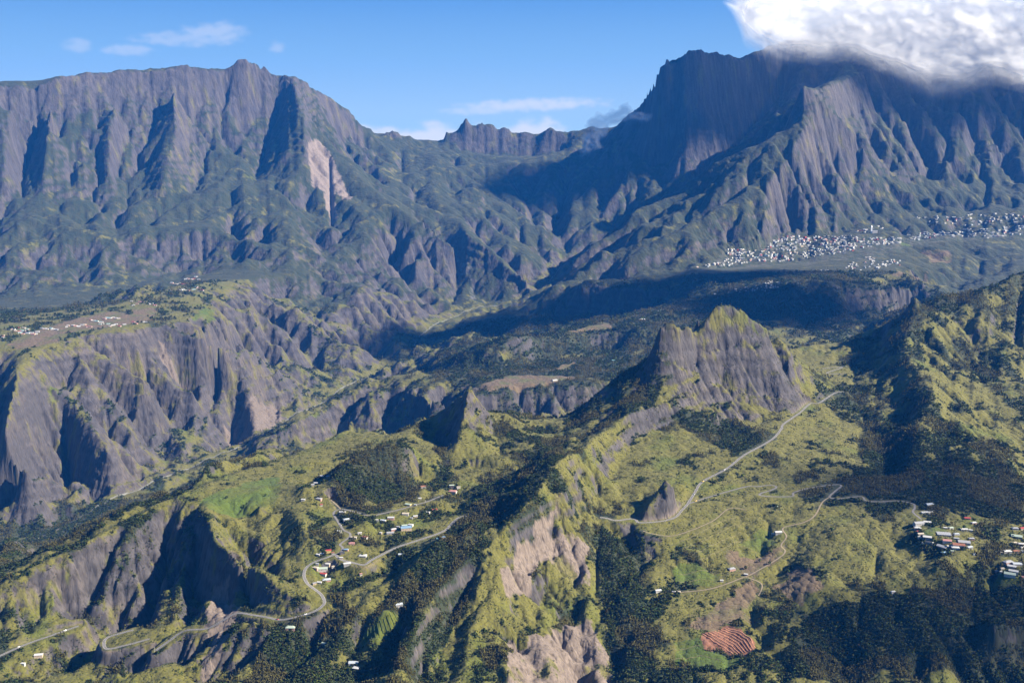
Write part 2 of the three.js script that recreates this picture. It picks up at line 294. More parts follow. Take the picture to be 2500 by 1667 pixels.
function smoothPath(pts, step) {                        // Catmull-Rom through the points, a point every few metres
  const out = [];
  for (let k = 0; k + 1 < pts.length; k++) {
    const p0 = pts[Math.max(0, k - 1)], p1 = pts[k], p2 = pts[k + 1], p3 = pts[Math.min(pts.length - 1, k + 2)], n = Math.max(1, Math.round(Math.hypot(p2[0] - p1[0], p2[2] - p1[2]) / step));
    for (let s = 0; s < n; s++) { const t = s / n; out.push([0, 1, 2].map((c) => 0.5 * (2 * p1[c] + (p2[c] - p0[c]) * t + (2 * p0[c] - 5 * p1[c] + 4 * p2[c] - p3[c]) * t * t + (3 * p1[c] - p0[c] - 3 * p2[c] + p3[c]) * t * t * t))); }
  }
  out.push(pts.at(-1)); return out;
}
const CRISP = ['rock_peak', 'cone', 'knob', 'hill', 'grass_hill', 'pass', 'east_ridge'];
function buildTerrain(d) {
  const all = lines(), sheets = [], hs = [];
  for (const m of [8, 4, 2]) { const g = makeSheet(d * m), f = sheets.at(-1); hs.push(membrane(g, all, f && up(g, hs.at(-1), f))); sheets.push(g); }
  // how steep the ground is laid out (flat ground wears little), how near a road it is, how near a line that must keep its height
  const f = sheets[2], h = hs[2], { NI, NJ, R } = f, rise = new Float32Array(f.N), near = new Float32Array(f.N).fill(99), edge = new Float32Array(f.N).fill(99), reg = new Uint8Array(f.N), crisp = new Uint8Array(f.N), names = Object.keys(F);
  for (let j = 1; j < NJ - 1; j++) for (let i = 1; i < NI - 1; i++) { const k = j * NI + i; rise[k] = Math.min(1.6, Math.hypot(h[k + 1] - h[k - 1], h[k + NI] - h[k - NI]) / (2 * R[j] * f.d)); }
  for (let t = 0; t < 4; t++) for (let k = NI + 1; k < f.N - NI - 1; k++) rise[k] = (rise[k] * 2 + rise[k - 1] + rise[k + 1] + rise[k - NI] + rise[k + NI]) / 6;
  for (const l of all) stroke(l.pts, (p) => Math.hypot(p[0], p[2]) * f.d * 0.7, (x, y, D) => {
    const [i, j] = cell(f, x, D), k = Math.round(j) * NI + Math.round(i);
    if (i >= 0 && j >= 0 && i <= NI - 1 && j <= NJ - 1) { edge[k] = 0; if (l.road) near[k] = 0; else reg[k] = names.indexOf(l.region) + 1; if (CRISP.includes(l.region)) crisp[k] = 1; }
  });
  for (const a of [near, edge]) {                        // distances in cells, swept both ways
    for (let j = 0; j < NJ; j++) for (let i = 0; i < NI; i++) { const k = j * NI + i; if (i) a[k] = Math.min(a[k], a[k - 1] + 1); if (j) { a[k] = Math.min(a[k], a[k - NI] + 1); if (i) a[k] = Math.min(a[k], a[k - NI - 1] + 1.41); if (i < NI - 1) a[k] = Math.min(a[k], a[k - NI + 1] + 1.41); } }
    for (let j = NJ - 1; j >= 0; j--) for (let i = NI - 1; i >= 0; i--) { const k = j * NI + i; if (i < NI - 1) a[k] = Math.min(a[k], a[k + 1] + 1); if (j < NJ - 1) { a[k] = Math.min(a[k], a[k + NI] + 1); if (i < NI - 1) a[k] = Math.min(a[k], a[k + NI + 1] + 1.41); if (i) a[k] = Math.min(a[k], a[k + NI - 1] + 1.41); } }
  }
  // region and crispness of the nearest line
  const rd = new Float32Array(f.N).fill(1e9); for (let k = 0; k < f.N; k++) if (reg[k]) rd[k] = 0;
  const pull = (k, q, c) => { if (rd[q] + c < rd[k]) { rd[k] = rd[q] + c; reg[k] = reg[q]; crisp[k] = crisp[q]; } };
  for (let j = 0; j < NJ; j++) for (let i = 0; i < NI; i++) { const k = j * NI + i; if (i) pull(k, k - 1, 1); if (j) { pull(k, k - NI, 1); if (i) pull(k, k - NI - 1, 1.41); if (i < NI - 1) pull(k, k - NI + 1, 1.41); } }
  for (let j = NJ - 1; j >= 0; j--) for (let i = NI - 1; i >= 0; i--) { const k = j * NI + i; if (i < NI - 1) pull(k, k + 1, 1); if (j < NJ - 1) { pull(k, k + NI, 1); if (i < NI - 1) pull(k, k + NI + 1, 1.41); if (i) pull(k, k + NI - 1, 1.41); } }
  const calm = new Float32Array(f.N), hold = new Float32Array(f.N);
  for (let j = 0; j < NJ; j++) for (let i = 0; i < NI; i++) {
    const k = j * NI + i, road = smooth(4, 24, near[k] * R[j] * f.d);
    calm[k] = road * (0.05 + 0.95 * smooth(0.08, 0.27, rise[k])); hold[k] = road * (crisp[k] ? 0.05 + 0.9 * smooth(1, 8, edge[k]) : 0.2 + 0.8 * smooth(0, 9, edge[k]));
    if (names[reg[k] - 1] === 'rock_peak' || names[reg[k] - 1] === 'cone' || names[reg[k] - 1] === 'knob') calm[k] *= 0.7 + 0.3 * smooth(2, 14, edge[k]);
    if (names[reg[k] - 1] === 'gorge' || (names[reg[k] - 1] === 'mountain' && h[k] < 1400)) calm[k] = Math.min(1.3, calm[k] * 1.3);
    if (names[reg[k] - 1] === 'slope') calm[k] *= 0.42;
  }
  // worn first as a whole, then ever finer; what each pass takes away is laid on the next, crisper sheet
  let delta = null, dg = null;
  const passes = [[0, 26, 0.5, 30], [1, 16, 0.3, 13], [2, 10, 0.1, 5]];
  for (const [n, iters, KT, cells] of passes) {
    const g = sheets[n], base = hs[n], w = new Float32Array(g.N), soft = new Float32Array(g.N), old = delta && up(g, delta, dg), c = up(g, calm, f), e = up(g, hold, f), ri = up(g, rise, f);
    for (let j = 0; j < g.NJ; j++) for (let i = 0; i < g.NI; i++) {
      const k = j * g.NI + i, x = g.R[j] * g.sin[i], D = g.R[j] * g.cos[i], cs = g.R[j] * g.d, X = 0.8 * x + 0.6 * D + 90 * noise(x / 510, D / 510), Y = 0.8 * D - 0.6 * x + 90 * noise(x / 470 + 9, D / 470);
      const far = smooth(1700, 6000, g.R[j]);
      soft[k] = c(i, j) * (n === 2 ? lerp(1.7, 1.3, far) : 1) * (0.75 + 0.5 * noise(X / 900, Y / 900));
      const wl = n === 0 ? lerp(360, 640, far) : n === 1 ? lerp(130, 260, far) : lerp(46, 110, far);
      w[k] = base[k] + (old ? old(i, j) * lerp(0.35, 1, e(i, j)) : 0) + e(i, j) * c(i, j) * wl * (n === 0 ? 0.40 : n === 1 ? 0.36 : 0.36) * (0.45 + 0.9 * ri(i, j)) * fbm(X / wl, Y / wl, 3) + c(i, j) * cs * 0.12 * hash(i, j + n * 999);
    }
    erode(g, w, new Uint8Array(g.N), soft, iters, KT, 5 + n);
    delta = new Float32Array(g.N); dg = g;
    for (let k = 0; k < g.N; k++) delta[k] = w[k] - base[k];
  }
  const g = makeSheet(d), H = new Float32Array(g.N), soft = new Float32Array(g.N), cF = up(g, calm, f), hF = up(g, h, f), dF = up(g, delta, dg), eF = up(g, hold, f), riF = up(g, rise, f);
  for (let j = 0; j < g.NJ; j++) for (let i = 0; i < g.NI; i++) {
    const k = j * g.NI + i, x = g.R[j] * g.sin[i], D = g.R[j] * g.cos[i], c = cF(i, j), cs = g.R[j] * g.d, X = 0.6 * x + 0.8 * D, Y = 0.6 * D - 0.8 * x, wl = cs * 12;
    soft[k] = c; const st = smooth(0.55, 1.1, riF(i, j)), P = lerp(26, 62, smooth(2200, 8000, g.R[j]));      // beds of lava show as ledges on the cliffs
    const h0 = hF(i, j) + dF(i, j), ph = (h0 + 0.9 * P * noise(x / 420, D / 420) + 0.25 * P * noise(X / 90, Y / 90)) / P;
    H[k] = h0 + st * c * P * (0.27 * Math.sin(6.283 * ph) + 0.1 * Math.sin(6.283 * (ph * 2.7 + 0.3))) * (0.35 + 0.65 * noise(X / 300, Y / 300)) * lerp(0.6, 1, smooth(2500, 5000, g.R[j])) + c * 0.045 * wl * 3.7 * fbm(Y / wl / 3.7, X / wl / 3.7, 2) + c * wl * 0.19 * (fbm(X / wl, Y / wl, 3) + lerp(0.35, 0.8, smooth(3000, 7000, g.R[j])) * st * ridged(X / wl * 1.7, Y / wl * 1.7, 3)) + c * cs * 0.16 * hash(i, j) + eF(i, j) * (1 - c) * 7 * fbm(X / 90, Y / 90, 4);
  }
  const area = erode(g, H, new Uint8Array(g.N), soft, 6, 0.045, 9);
  // benches cut and filled for the roads
  const cut = new Float32Array(g.N).fill(1e9), lvl = new Float32Array(g.N);
  for (const l of all) if (l.road) { l.path = smoothPath(l.pts, 3); for (const [x, y, D] of l.path) {
    const [ci, cj] = cell(g, x, D), cs = Math.hypot(x, D) * g.d, w = Math.ceil((l.width / 2 + 16) / cs);
    for (let j = Math.max(0, Math.round(cj) - w); j <= Math.min(g.NJ - 1, Math.round(cj) + w); j++) for (let i = Math.max(0, Math.round(ci) - w); i <= Math.min(g.NI - 1, Math.round(ci) + w); i++) {
      const k = j * g.NI + i, q = Math.hypot(i - ci, j - cj) * cs - l.width / 2 - cs * 0.9; if (q < cut[k]) { cut[k] = q; lvl[k] = y - 0.3; }
    }
  } }
  for (let k = 0; k < g.N; k++) if (cut[k] < 14) H[k] = lerp(lvl[k], H[k], smooth(0, 14, cut[k]));
  const region = new Uint8Array(g.N);
  for (let j = 0; j < g.NJ; j++) for (let i = 0; i < g.NI; i++) region[j * g.NI + i] = reg[Math.min(NJ - 1, Math.round(j / 2)) * NI + Math.min(NI - 1, Math.round(i / 2))];
  return { ...g, H, area, all, soft, region, names, cut };
}
//#END
// ---------- sky: clear air paling to the horizon, a bank of far cumulus along the horizon, a few thin streaks and puffs ----------
{
  const W = 4096, Hh = 2048, data = new Float32Array(W * Hh * 4);
  const stops = [[-90, 0.10, 0.2, 0.32], [0, 0.42, 0.66, 0.86], [2, 0.40, 0.62, 0.85], [5, 0.25, 0.48, 0.78], [9, 0.09, 0.29, 0.70], [16, 0.055, 0.21, 0.56], [40, 0.035, 0.14, 0.42], [90, 0.025, 0.10, 0.32]];
  const grad = (e) => { let k = 0; while (k < stops.length - 2 && e > stops[k + 1][0]) k++; const a = stops[k], b = stops[k + 1], t = clamp((e - a[0]) / (b[0] - a[0]), 0, 1); return [1, 2, 3].map((c) => lerp(a[c], b[c], t)); };
  // single puffs and streaks: bearing, height, half width, half height in degrees, strength
  const puffs = [[-17.2, 5.6, 2.6, 0.38, 0.34], [-15.9, 5.95, 1.6, 0.5, 0.4], [-20.2, 4.95, 1.3, 0.28, 0.36], [-22.6, 5.1, 0.7, 0.32, 0.3], [-12.7, 5.3, 0.4, 0.3, 0.3], [1.2, 2.35, 4.0, 0.32, 0.75], [-1.5, 2.1, 2.2, 0.25, 0.5],
    [34, 4.5, 3, 0.5, 0.6], [-47, 6, 4, 0.7, 0.6], [70, 5, 5, 0.6, 0.6], [-80, 7, 4, 0.8, 0.6], [120, 5, 4, 0.6, 0.6], [-130, 6, 5, 0.8, 0.6], [165, 5, 4, 0.6, 0.6]];
  for (let row = 0; row < Hh; row++) {
    const el = ((row + 0.5) / Hh - 0.5) * 180, base = grad(el), near = el > -3 && el < 14;
    for (let col = 0; col < W; col++) {
      const phi = ((col + 0.5) / W - 0.5) * 360;              // atan2(z, x)
      let az = phi + 90; if (az > 180) az -= 360;             // bearing from straight ahead (-z)
      let cl = 0;
      if (near) {
        const n = fbm(az * 0.55 + 40, el * 1.5 + 7, 5), n2 = fbm(az * 0.22 + 3, 11.5, 4), wisp = fbm(az * 1.4, el * 3.4 + 2, 5);
        const top = 1.3 + 1.1 * n2 + 0.7 * n;               // uneven tops of the horizon bank
        cl = smooth(top + 0.15, top - 0.45, el) * smooth(-4, 0, el) * 0.95;
        for (const [pa, pe, hw, hh, k] of puffs) {
          let da = az - pa; if (da > 180) da -= 360; if (da < -180) da += 360;
          const q = (da / hw) ** 2 + ((el - pe - 0.12 * da * (hh < 0.4 ? 0.25 : 0.5)) / hh) ** 2;
          if (q < 2.2) cl = Math.max(cl, k * smooth(1.5, -0.15, q + 1.5 * wisp - 0.1) * smooth(2.2, 1.0, q));
        }
      }
      const k = (row * W + col) * 4, cc = [0.80, 0.82, 0.86];
      for (let c = 0; c < 3; c++) data[k + c] = lerp(base[c], cc[c], cl) * 0.305;
      data[k + 3] = 1;
    }
  }
  const sky = new THREE.DataTexture(data, W, Hh, THREE.RGBAFormat, THREE.FloatType);
  sky.mapping = THREE.EquirectangularReflectionMapping; sky.magFilter = THREE.LinearFilter; sky.needsUpdate = true;
  scene.background = sky; scene.environment = sky;
}
// ---------- the ground sheet ----------
const T = buildTerrain(0.00145);
const { NI, NJ, N, H } = T;
const XY = (i, j) => [T.R[j] * T.sin[i], -T.R[j] * T.cos[i]];
const heightAt = (x, z) => { const [i, j] = cell(T, x, -z); return bilinear(H, NI, NJ, clamp(i, 0, NI - 1.001), clamp(j, 0, NJ - 1.001)); };
// where the line of sight through sheet point (u, v) first meets the ground
function hit(u, v) {
  const [sx, sy] = sight(u, v); let D0 = 1500;
  for (let D = 1500; D < 13500; D *= 1.0012) {
    if (EYE + sy * D < heightAt(sx * D, -D)) {
      let a = D0, b = D; for (let k = 0; k < 12; k++) { const m = (a + b) / 2; if (EYE + sy * m < heightAt(sx * m, -m)) b = m; else a = m; }
      return new THREE.Vector3(sx * b, heightAt(sx * b, -b), -b);
    }
    D0 = D;
  }
  return null;
}
const nrm = new Float32Array(N * 3), slope = new Float32Array(N), pos = new Float32Array(N * 3), colr = new Float32Array(N * 3), uvs = new Float32Array(N * 2);
for (let j = 0; j < NJ; j++) for (let i = 0; i < NI; i++) {
  const k = j * NI + i, [x, z] = XY(i, j); pos.set([x, H[k], z], k * 3); uvs.set([x, z], k * 2);
}
for (let j = 0; j < NJ; j++) for (let i = 0; i < NI; i++) {
  const k = j * NI + i, a = i > 0 ? k - 1 : k, b = i < NI - 1 ? k + 1 : k, c = j > 0 ? k - NI : k, e = j < NJ - 1 ? k + NI : k;
  const ux = pos[b * 3] - pos[a * 3], uy = pos[b * 3 + 1] - pos[a * 3 + 1], uz = pos[b * 3 + 2] - pos[a * 3 + 2], vx = pos[e * 3] - pos[c * 3], vy = pos[e * 3 + 1] - pos[c * 3 + 1], vz = pos[e * 3 + 2] - pos[c * 3 + 2];
  let nx = uy * vz - uz * vy, ny = uz * vx - ux * vz, nz = ux * vy - uy * vx; const l = Math.hypot(nx, ny, nz) * (ny < 0 ? -1 : 1);
  nrm.set([nx / l, ny / l, nz / l], k * 3); slope[k] = Math.sqrt(Math.max(0, 1 / ((ny / l) ** 2) - 1));
}
// ---------- what grows and lies where ----------
// zones of one cover, their outlines sighted on the ground
const COVER = {
  scree: ['707,326 735,322 760,360 785,412 812,452 800,458 770,440 748,445 714,422 709,360', '748,430 770,440 772,500 764,520 755,490 742,450'],
  dome: ['1052,602 1075,606 1085,640 1095,685 1085,690 1075,650 1060,625'],
  slide: ['1188,1259 1154,1324 1160,1365 1218,1368 1232,1293 1252,1280 1307,1328 1351,1341 1351,1252 1306,1225 1262,1239 1290,1137 1279,1137 1252,1198 1215,1225', '1266,1436 1351,1419 1375,1453 1402,1528 1400,1600 1167,1600 1162,1531 1170,1475 1215,1490'],
  slide_near: ['485,1345 525,1345 540,1405 500,1520 470,1570 455,1555 490,1470 478,1440'],
  gorge_scar: ['360,778 372,785 384,815 402,850 440,880 432,882 395,868 372,840', '560,945 600,915 640,915 645,960 600,990 540,1022 515,985'],
  field_brown: ['1100,898 1180,862 1260,862 1330,868 1260,884 1120,897', '20,790 70,765 150,762 130,785 40,805', '300,712 350,705 362,722 310,735', '1290,838 1330,830 1300,850 1270,852', '1760,1350 1830,1300 1890,1340 1850,1390 1800,1370', '1560,1460 1730,1325 1745,1370 1700,1400 1735,1430 1640,1450 1590,1440', '1690,1280 1800,1255 1790,1290 1740,1320 1700,1325', '1660,1255 1690,1262 1720,1310 1700,1320 1675,1290', '2050,632 2130,625 2130,648 2060,648', '2120,580 2180,575 2190,600 2140,605', '70,765 150,738 250,715 360,735 260,750 150,765', '1310,760 1400,742 1405,752 1340,762'],
  red_earth: ['1612,1452 1690,1443 1735,1470 1735,1495 1700,1515 1660,1500 1625,1475'],
  field_green: ['450,1165 560,1110 640,1095 645,1140 600,1165 500,1180', '1720,1230 1760,1225 1790,1250 1740,1265 1700,1255', '1545,1480 1610,1460 1660,1505 1700,1520 1640,1545 1550,1520', '1540,1300 1600,1290 1650,1310 1640,1340 1560,1345', '470,705 495,715 490,735 440,735', '2250,1205 2170,1205 2210,1215', '2128,1212 2168,1207 2170,1228 2140,1237 2120,1228', '1980,562 2230,546 2232,552 1990,570', '840,1450 905,1405 918,1440 870,1480 832,1478'],
  grass: ['1490,905 1555,832 1600,868 1570,897 1505,926', '420,1130 620,1050 705,1048 716,1095 690,1130 730,1260 745,1385 700,1380 620,1310 540,1255 495,1235 480,1190', '681,1046 743,1004 800,980 898,990 880,1010 800,1030 760,1070 720,1100', '1460,1010 1560,975 1650,1000 1730,1060 1680,1060 1580,1150 1480,1190 1400,1140 1390,1060', '1800,990 1900,930 1960,980 1990,1080 1900,1110 1700,1130 1600,1140 1700,1065', '1480,1210 1600,1160 1720,1125 1900,1150 1820,1200 1780,1260 1700,1240 1560,1260', '1850,1180 1960,1150 2090,1230 2110,1330 2060,1340 1950,1290 1830,1260', '2110,700 2180,760 2260,880 2352,960 2352,1060 2250,1010 2160,960 2120,800', '1830,800 1940,790 1930,880 1860,920 1800,850', '30,830 110,800 150,850 130,950 90,1010 30,1010 10,940', '300,1540 420,1530 480,1600 250,1600', '1115,1370 1180,1410 1240,1470 1200,1500 1120,1400', '930,1010 1000,980 1005,1080 960,1060', '1060,1020 1140,1030 1170,1090 1090,1090', '1980,640 2150,630 2180,660 2050,660'],
  forest: ['-60,1200 60,1170 180,1140 330,1150 250,1190 120,1260 -50,1330', '760,1090 800,1040 930,1030 960,1140 880,1180 780,1180', '1400,880 1500,790 1540,860 1500,930 1420,960', '1540,920 1680,960 1790,1000 1700,1050 1600,1000', '1120,1080 1300,1000 1300,1050 1150,1200 1100,1300 950,1560 820,1560 860,1400 1000,1250', '1990,960 2110,980 2120,1060 2352,1100 2352,1200 2000,1150', '1940,1380 2060,1360 2352,1330 2352,1568 1780,1568 1850,1420', '1370,1200 1480,1230 1480,1400 1530,1568 1400,1568', '640,1420 780,1400 860,1568 560,1568', '1320,900 1400,870 1380,960 1300,990'],
  town: ['1600,625 1660,575 1800,545 2060,545 2080,580 2000,600 1900,600 1850,610 1720,615', '2060,545 2352,515 2352,540 2100,565'],
};
const zones = [];
for (const [kind, list] of Object.entries(COVER)) for (const row of list) {
  const pts = row.split(' ').map((w) => hit(...w.split(',').map(Number))).filter(Boolean); if (pts.length < 3) continue;
  const xs = pts.map((p) => p.x), zs = pts.map((p) => p.z);
  zones.push({ kind, pts, x0: Math.min(...xs), x1: Math.max(...xs), z0: Math.min(...zs), z1: Math.max(...zs) });
}
const inside = (pts, x, z) => { let c = false; for (let a = 0, b = pts.length - 1; a < pts.length; b = a++) if ((pts[a].z > z) !== (pts[b].z > z) && x < (pts[b].x - pts[a].x) * (z - pts[a].z) / (pts[b].z - pts[a].z) + pts[a].x) c = !c; return c; };
const coverAt = (x, z) => { const out = new Set(); for (const q of zones) if (x > q.x0 && x < q.x1 && z > q.z0 && z < q.z1 && inside(q.pts, x, z)) out.add(q.kind); return out; };
// standing proud of or lying below the ground about it
const tpi = new Float32Array(N);
{
  let a = Float32Array.from(H), b = new Float32Array(N);
  for (let t = 0; t < 2; t++) {
    for (let j = 0; j < NJ; j++) { let s = 0; const w = 7; for (let i = -w; i < NI; i++) { const p = Math.min(NI - 1, i + w), m = i - w - 1; s += a[j * NI + p]; if (m >= -w) s -= a[j * NI + Math.max(0, m)]; else if (i === -w) s += 0; if (i >= 0) b[j * NI + i] = s / Math.min(2 * w + 1, i + w + 1 + w); } }
    for (let i = 0; i < NI; i++) { const w = 7; for (let j = 0; j < NJ; j++) { if (j % 1 === 0) { let s = 0, n = 0; for (let q = -w; q <= w; q += 2) { const jj = j + q; if (jj >= 0 && jj < NJ) { s += b[jj * NI + i]; n++; } } a[j * NI + i] = s / n; } } }
  }
  for (let j = 0; j < NJ; j++) for (let i = 0; i < NI; i++) { const k = j * NI + i; tpi[k] = clamp((H[k] - a[k]) / (T.R[j] * T.d * 3), -2, 2); }
}
const TONE = {
  forest: [0.026, 0.043, 0.012], wood: [0.055, 0.062, 0.022], grass: [0.122, 0.155, 0.009], dry: [0.175, 0.165, 0.026], lush: [0.075, 0.145, 0.008], 
  rock: [0.088, 0.080, 0.086], warm_rock: [0.23, 0.182, 0.145], scree: [0.30, 0.24, 0.205], slide: [0.26, 0.205, 0.17], field_brown: [0.20, 0.14, 0.08], red_earth: [0.27, 0.115, 0.065], dome: [0.22, 0.22, 0.22], tarmac: [0.11, 0.105, 0.1],
};
const woody = new Float32Array(N);                        // 0 open, 1 closed wood
for (let j = 0; j < NJ; j++) for (let i = 0; i < NI; i++) {
  const k = j * NI + i, x = pos[k * 3], z = pos[k * 3 + 2], y = H[k], wob = 30 * fbm(x / 60, z / 60, 3), cov = coverAt(x + wob, z + 30 * fbm(x / 60 + 7, z / 60, 3));
  const n1 = fbm(x / 340, z / 340, 4), n2 = fbm(x / 75 + 5, z / 75, 4), n3 = fbm(x / 17, z / 17 + 3, 3), r = T.R[j], moor = ['mountain', 'pass', 'cloud_mountain', 'plateau'].includes(T.names[T.region[k] - 1]) ? 1 : 0;
  let open = -0.08 + 0.75 * n1 + 1.25 * n2 + 0.26 * tpi[k] + 0.6 * n3;
  if (cov.has('grass')) open += 0.42; if (cov.has('forest')) open -= 0.7; if (T.names[T.region[k] - 1] === 'east_ridge') open -= 0.26; if (moor) open -= 0.66; if (cov.has('field_green')) open += 1.2;
  const g = smooth(0.08, 0.5, open), dryness = smooth(-0.1, 0.5, fbm(x / 120 + 31, z / 120, 3) + 0.25 * tpi[k]), lush = smooth(0.05, 0.5, fbm(x / 150 - 40, z / 150 + 8, 3) - 0.2 * tpi[k]);
  let c = TONE.forest.map((f, q) => lerp(lerp(f, TONE.wood[q], smooth(-0.3, 0.4, n2 + n3)), lerp(lerp(TONE.grass[q], TONE.dry[q], dryness), TONE.lush[q], lush * 0.6), g));
  // bare rock where it is too steep to hold soil
  const bias = T.names[T.region[k] - 1], steep = slope[k] + 0.62 * fbm(x / 60, (z + y) / 60, 5) + 0.3 * n1 + 0.10 * tpi[k] + (bias === 'gorge' ? 0.16 : bias === 'cone' || bias === 'knob' ? -0.1 : bias === 'rock_peak' ? 0.05 : bias === 'mountain' || bias === 'cloud_mountain' ? -0.6 + 0.55 * smooth(2150, 2600, y) + 0.5 * smooth(1400, 1150, y) : bias === 'east_ridge' ? -0.42 : bias === 'grass_hill' ? -0.34 + 0.2 * smooth(1250, 1150, x * 0 + y) : bias === 'slope' ? -1.1 : bias === 'slide_ridge' ? -1.0 : bias === 'pass' ? -0.22 : -0.25) - (cov.has('grass') ? 0.35 : 0) - (cov.has('forest') ? 0.35 : 0);
  let rk = smooth(0.95, 1.2, steep); rk *= 1 - (bias === 'rock_peak' || bias === 'cone' ? 0.9 : bias === 'gorge' || bias === 'grass_hill' || bias === 'slide_ridge' ? 0.85 : 0.7) * smooth(0.0, 0.26, 1.15 * n2 + 0.7 * n3 - 0.12 * tpi[k] + (bias === 'rock_peak' ? 0.45 * smooth(1300, 1450, y) + 0.03 : 0.02)); const n4 = fbm((x + z) / 26, y / 9, 3);
  const rock = TONE.rock.map((f, q) => lerp(f, TONE.warm_rock[q], clamp(0.1 + 0.8 * n2 + 0.3 * n1, 0, 1)) * (1 + 0.5 * n4 + 0.25 * n3 + 0.22 * Math.sin(y / 6.5 + 3 * n2)));
  c = c.map((f, q) => lerp(f, rock[q], rk));
  woody[k] = Math.max(0.002, (1 - g) * (1 - rk) + 0.3 * rk * smooth(-0.1, 0.4, n2));
  const patch = (kind, v = 0.2) => { if (cov.has(kind)) { c = TONE[kind].map((f) => f * (1 + v * (n2 + n3) * 1.6)); woody[k] = kind === 'slide' && n2 > 0.28 ? 0.5 : 0; return true; } };
  patch('scree', 0.25); patch('gorge_scar_'); if (cov.has('gorge_scar')) { c = TONE.scree.map((f) => f * 0.72 * (1 + 0.4 * n3)); woody[k] = 0; }
  if (cov.has('slide') || cov.has('slide_near')) { const v = smooth(0.18, 0.4, n2 + 0.4 * n3); c = TONE.slide.map((f, q) => lerp(f * (1 + 0.35 * n4 + 0.3 * n3), c[q], v * 0.8)); woody[k] *= v * 0.7; }
  if (cov.has('field_brown')) { const v = smooth(-0.1, 0.35, n2); c = TONE.field_brown.map((f, q) => lerp(f * (1 + 0.3 * n3), lerp(TONE.grass[q], TONE.lush[q], 0.5), v * 0.55)); woody[k] = 0; }
  if (cov.has('field_green')) { c = c.map((f, q) => lerp(f, lerp(TONE.lush[q], TONE.grass[q], smooth(-0.3, 0.4, n1 + n2)), 0.8)); woody[k] *= 0.1; }
  patch('red_earth', 0.3); if (cov.has('dome')) { const v = smooth(-0.1, 0.2, n3 + n2); c = c.map((f, q) => lerp(f, TONE.dome[q], v)); }
  if (cov.has('town')) { const v = smooth(-0.2, 0.3, n3 + n2); c = c.map((f, q) => lerp(TONE.forest[q] * 1.3, [0.16, 0.15, 0.12][q], v * 0.7)); woody[k] = 0.8; }
  if (T.cut[k] < 7 && T.cut[k] > 0.5) { const v = smooth(7, 1, T.cut[k]) * smooth(0.35, 0.9, slope[k] + 0.5 * n2); c = c.map((f, q) => lerp(f, TONE.slide[q], v)); }
  if (T.cut[k] < 5) woody[k] = 0;
  for (let q = 0; q < 3; q++) colr[k * 3 + q] = Math.max(0.006, c[q]) * 0.52;
}
// fine grain: crowns and tufts as relief, a mottle of tone
function grainMap(size, fill, srgb) {
  const data = new Uint8Array(size * size * 4);
  for (let y = 0; y < size; y++) for (let x = 0; x < size; x++) { const v = fill(x, y), k = (y * size + x) * 4; data[k] = data[k + 1] = data[k + 2] = clamp(v, 0, 1) * 255; data[k + 3] = 255; }
  const t = new THREE.DataTexture(data, size, size); t.wrapS = t.wrapT = THREE.RepeatWrapping; t.magFilter = THREE.LinearFilter; t.needsUpdate = true; return t;
}
const wrapCells = (size, n, seed, bins = 24) => {                  // rounded crowns scattered on a sheet that joins with itself
  const R0 = rng(seed), pts = Array.from({ length: n }, () => [R0() * size, R0() * size, 0.55 + 0.45 * R0()]), bs = size / bins, grid = Array.from({ length: bins * bins }, () => []);
  for (const p of pts) grid[Math.floor(p[1] / bs) * bins + Math.floor(p[0] / bs)].push(p);
  return (x, y) => { let best = 0; const bx = Math.floor(x / bs), by = Math.floor(y / bs); for (let q = -1; q <= 1; q++) for (let p = -1; p <= 1; p++) for (const c of grid[((by + q + bins) % bins) * bins + (bx + p + bins) % bins]) { let dx = Math.abs(x - c[0]), dy = Math.abs(y - c[1]); if (dx > size / 2) dx = size - dx; if (dy > size / 2) dy = size - dy; const rr = (dx * dx + dy * dy) / (bs * bs * 0.42); if (rr < 1) best = Math.max(best, c[2] * Math.sqrt(1 - rr)); } return best; };
};
const crowns = wrapCells(512, 1500, 3, 24), bushes = wrapCells(512, 120, 5, 9), gaps = wrapCells(512, 60, 6, 6), crownMap = grainMap(512, (x, y) => Math.max(0.75 * crowns(x, y) * (0.25 + 0.75 * gaps(x, y)), bushes(x, y))); crownMap.repeat.set(1 / 140, 1 / 140);
const mottle = wrapCells(512, 1100, 8), mottleMap = grainMap(512, (x, y) => 0.55 + 0.45 * mottle(x, y)); mottleMap.repeat.set(1 / 97, 1 / 97);
const groundMat = new THREE.MeshStandardMaterial({ name: 'ground', vertexColors: true, roughness: 1, map: mottleMap, bumpMap: crownMap, bumpScale: 3.0 });
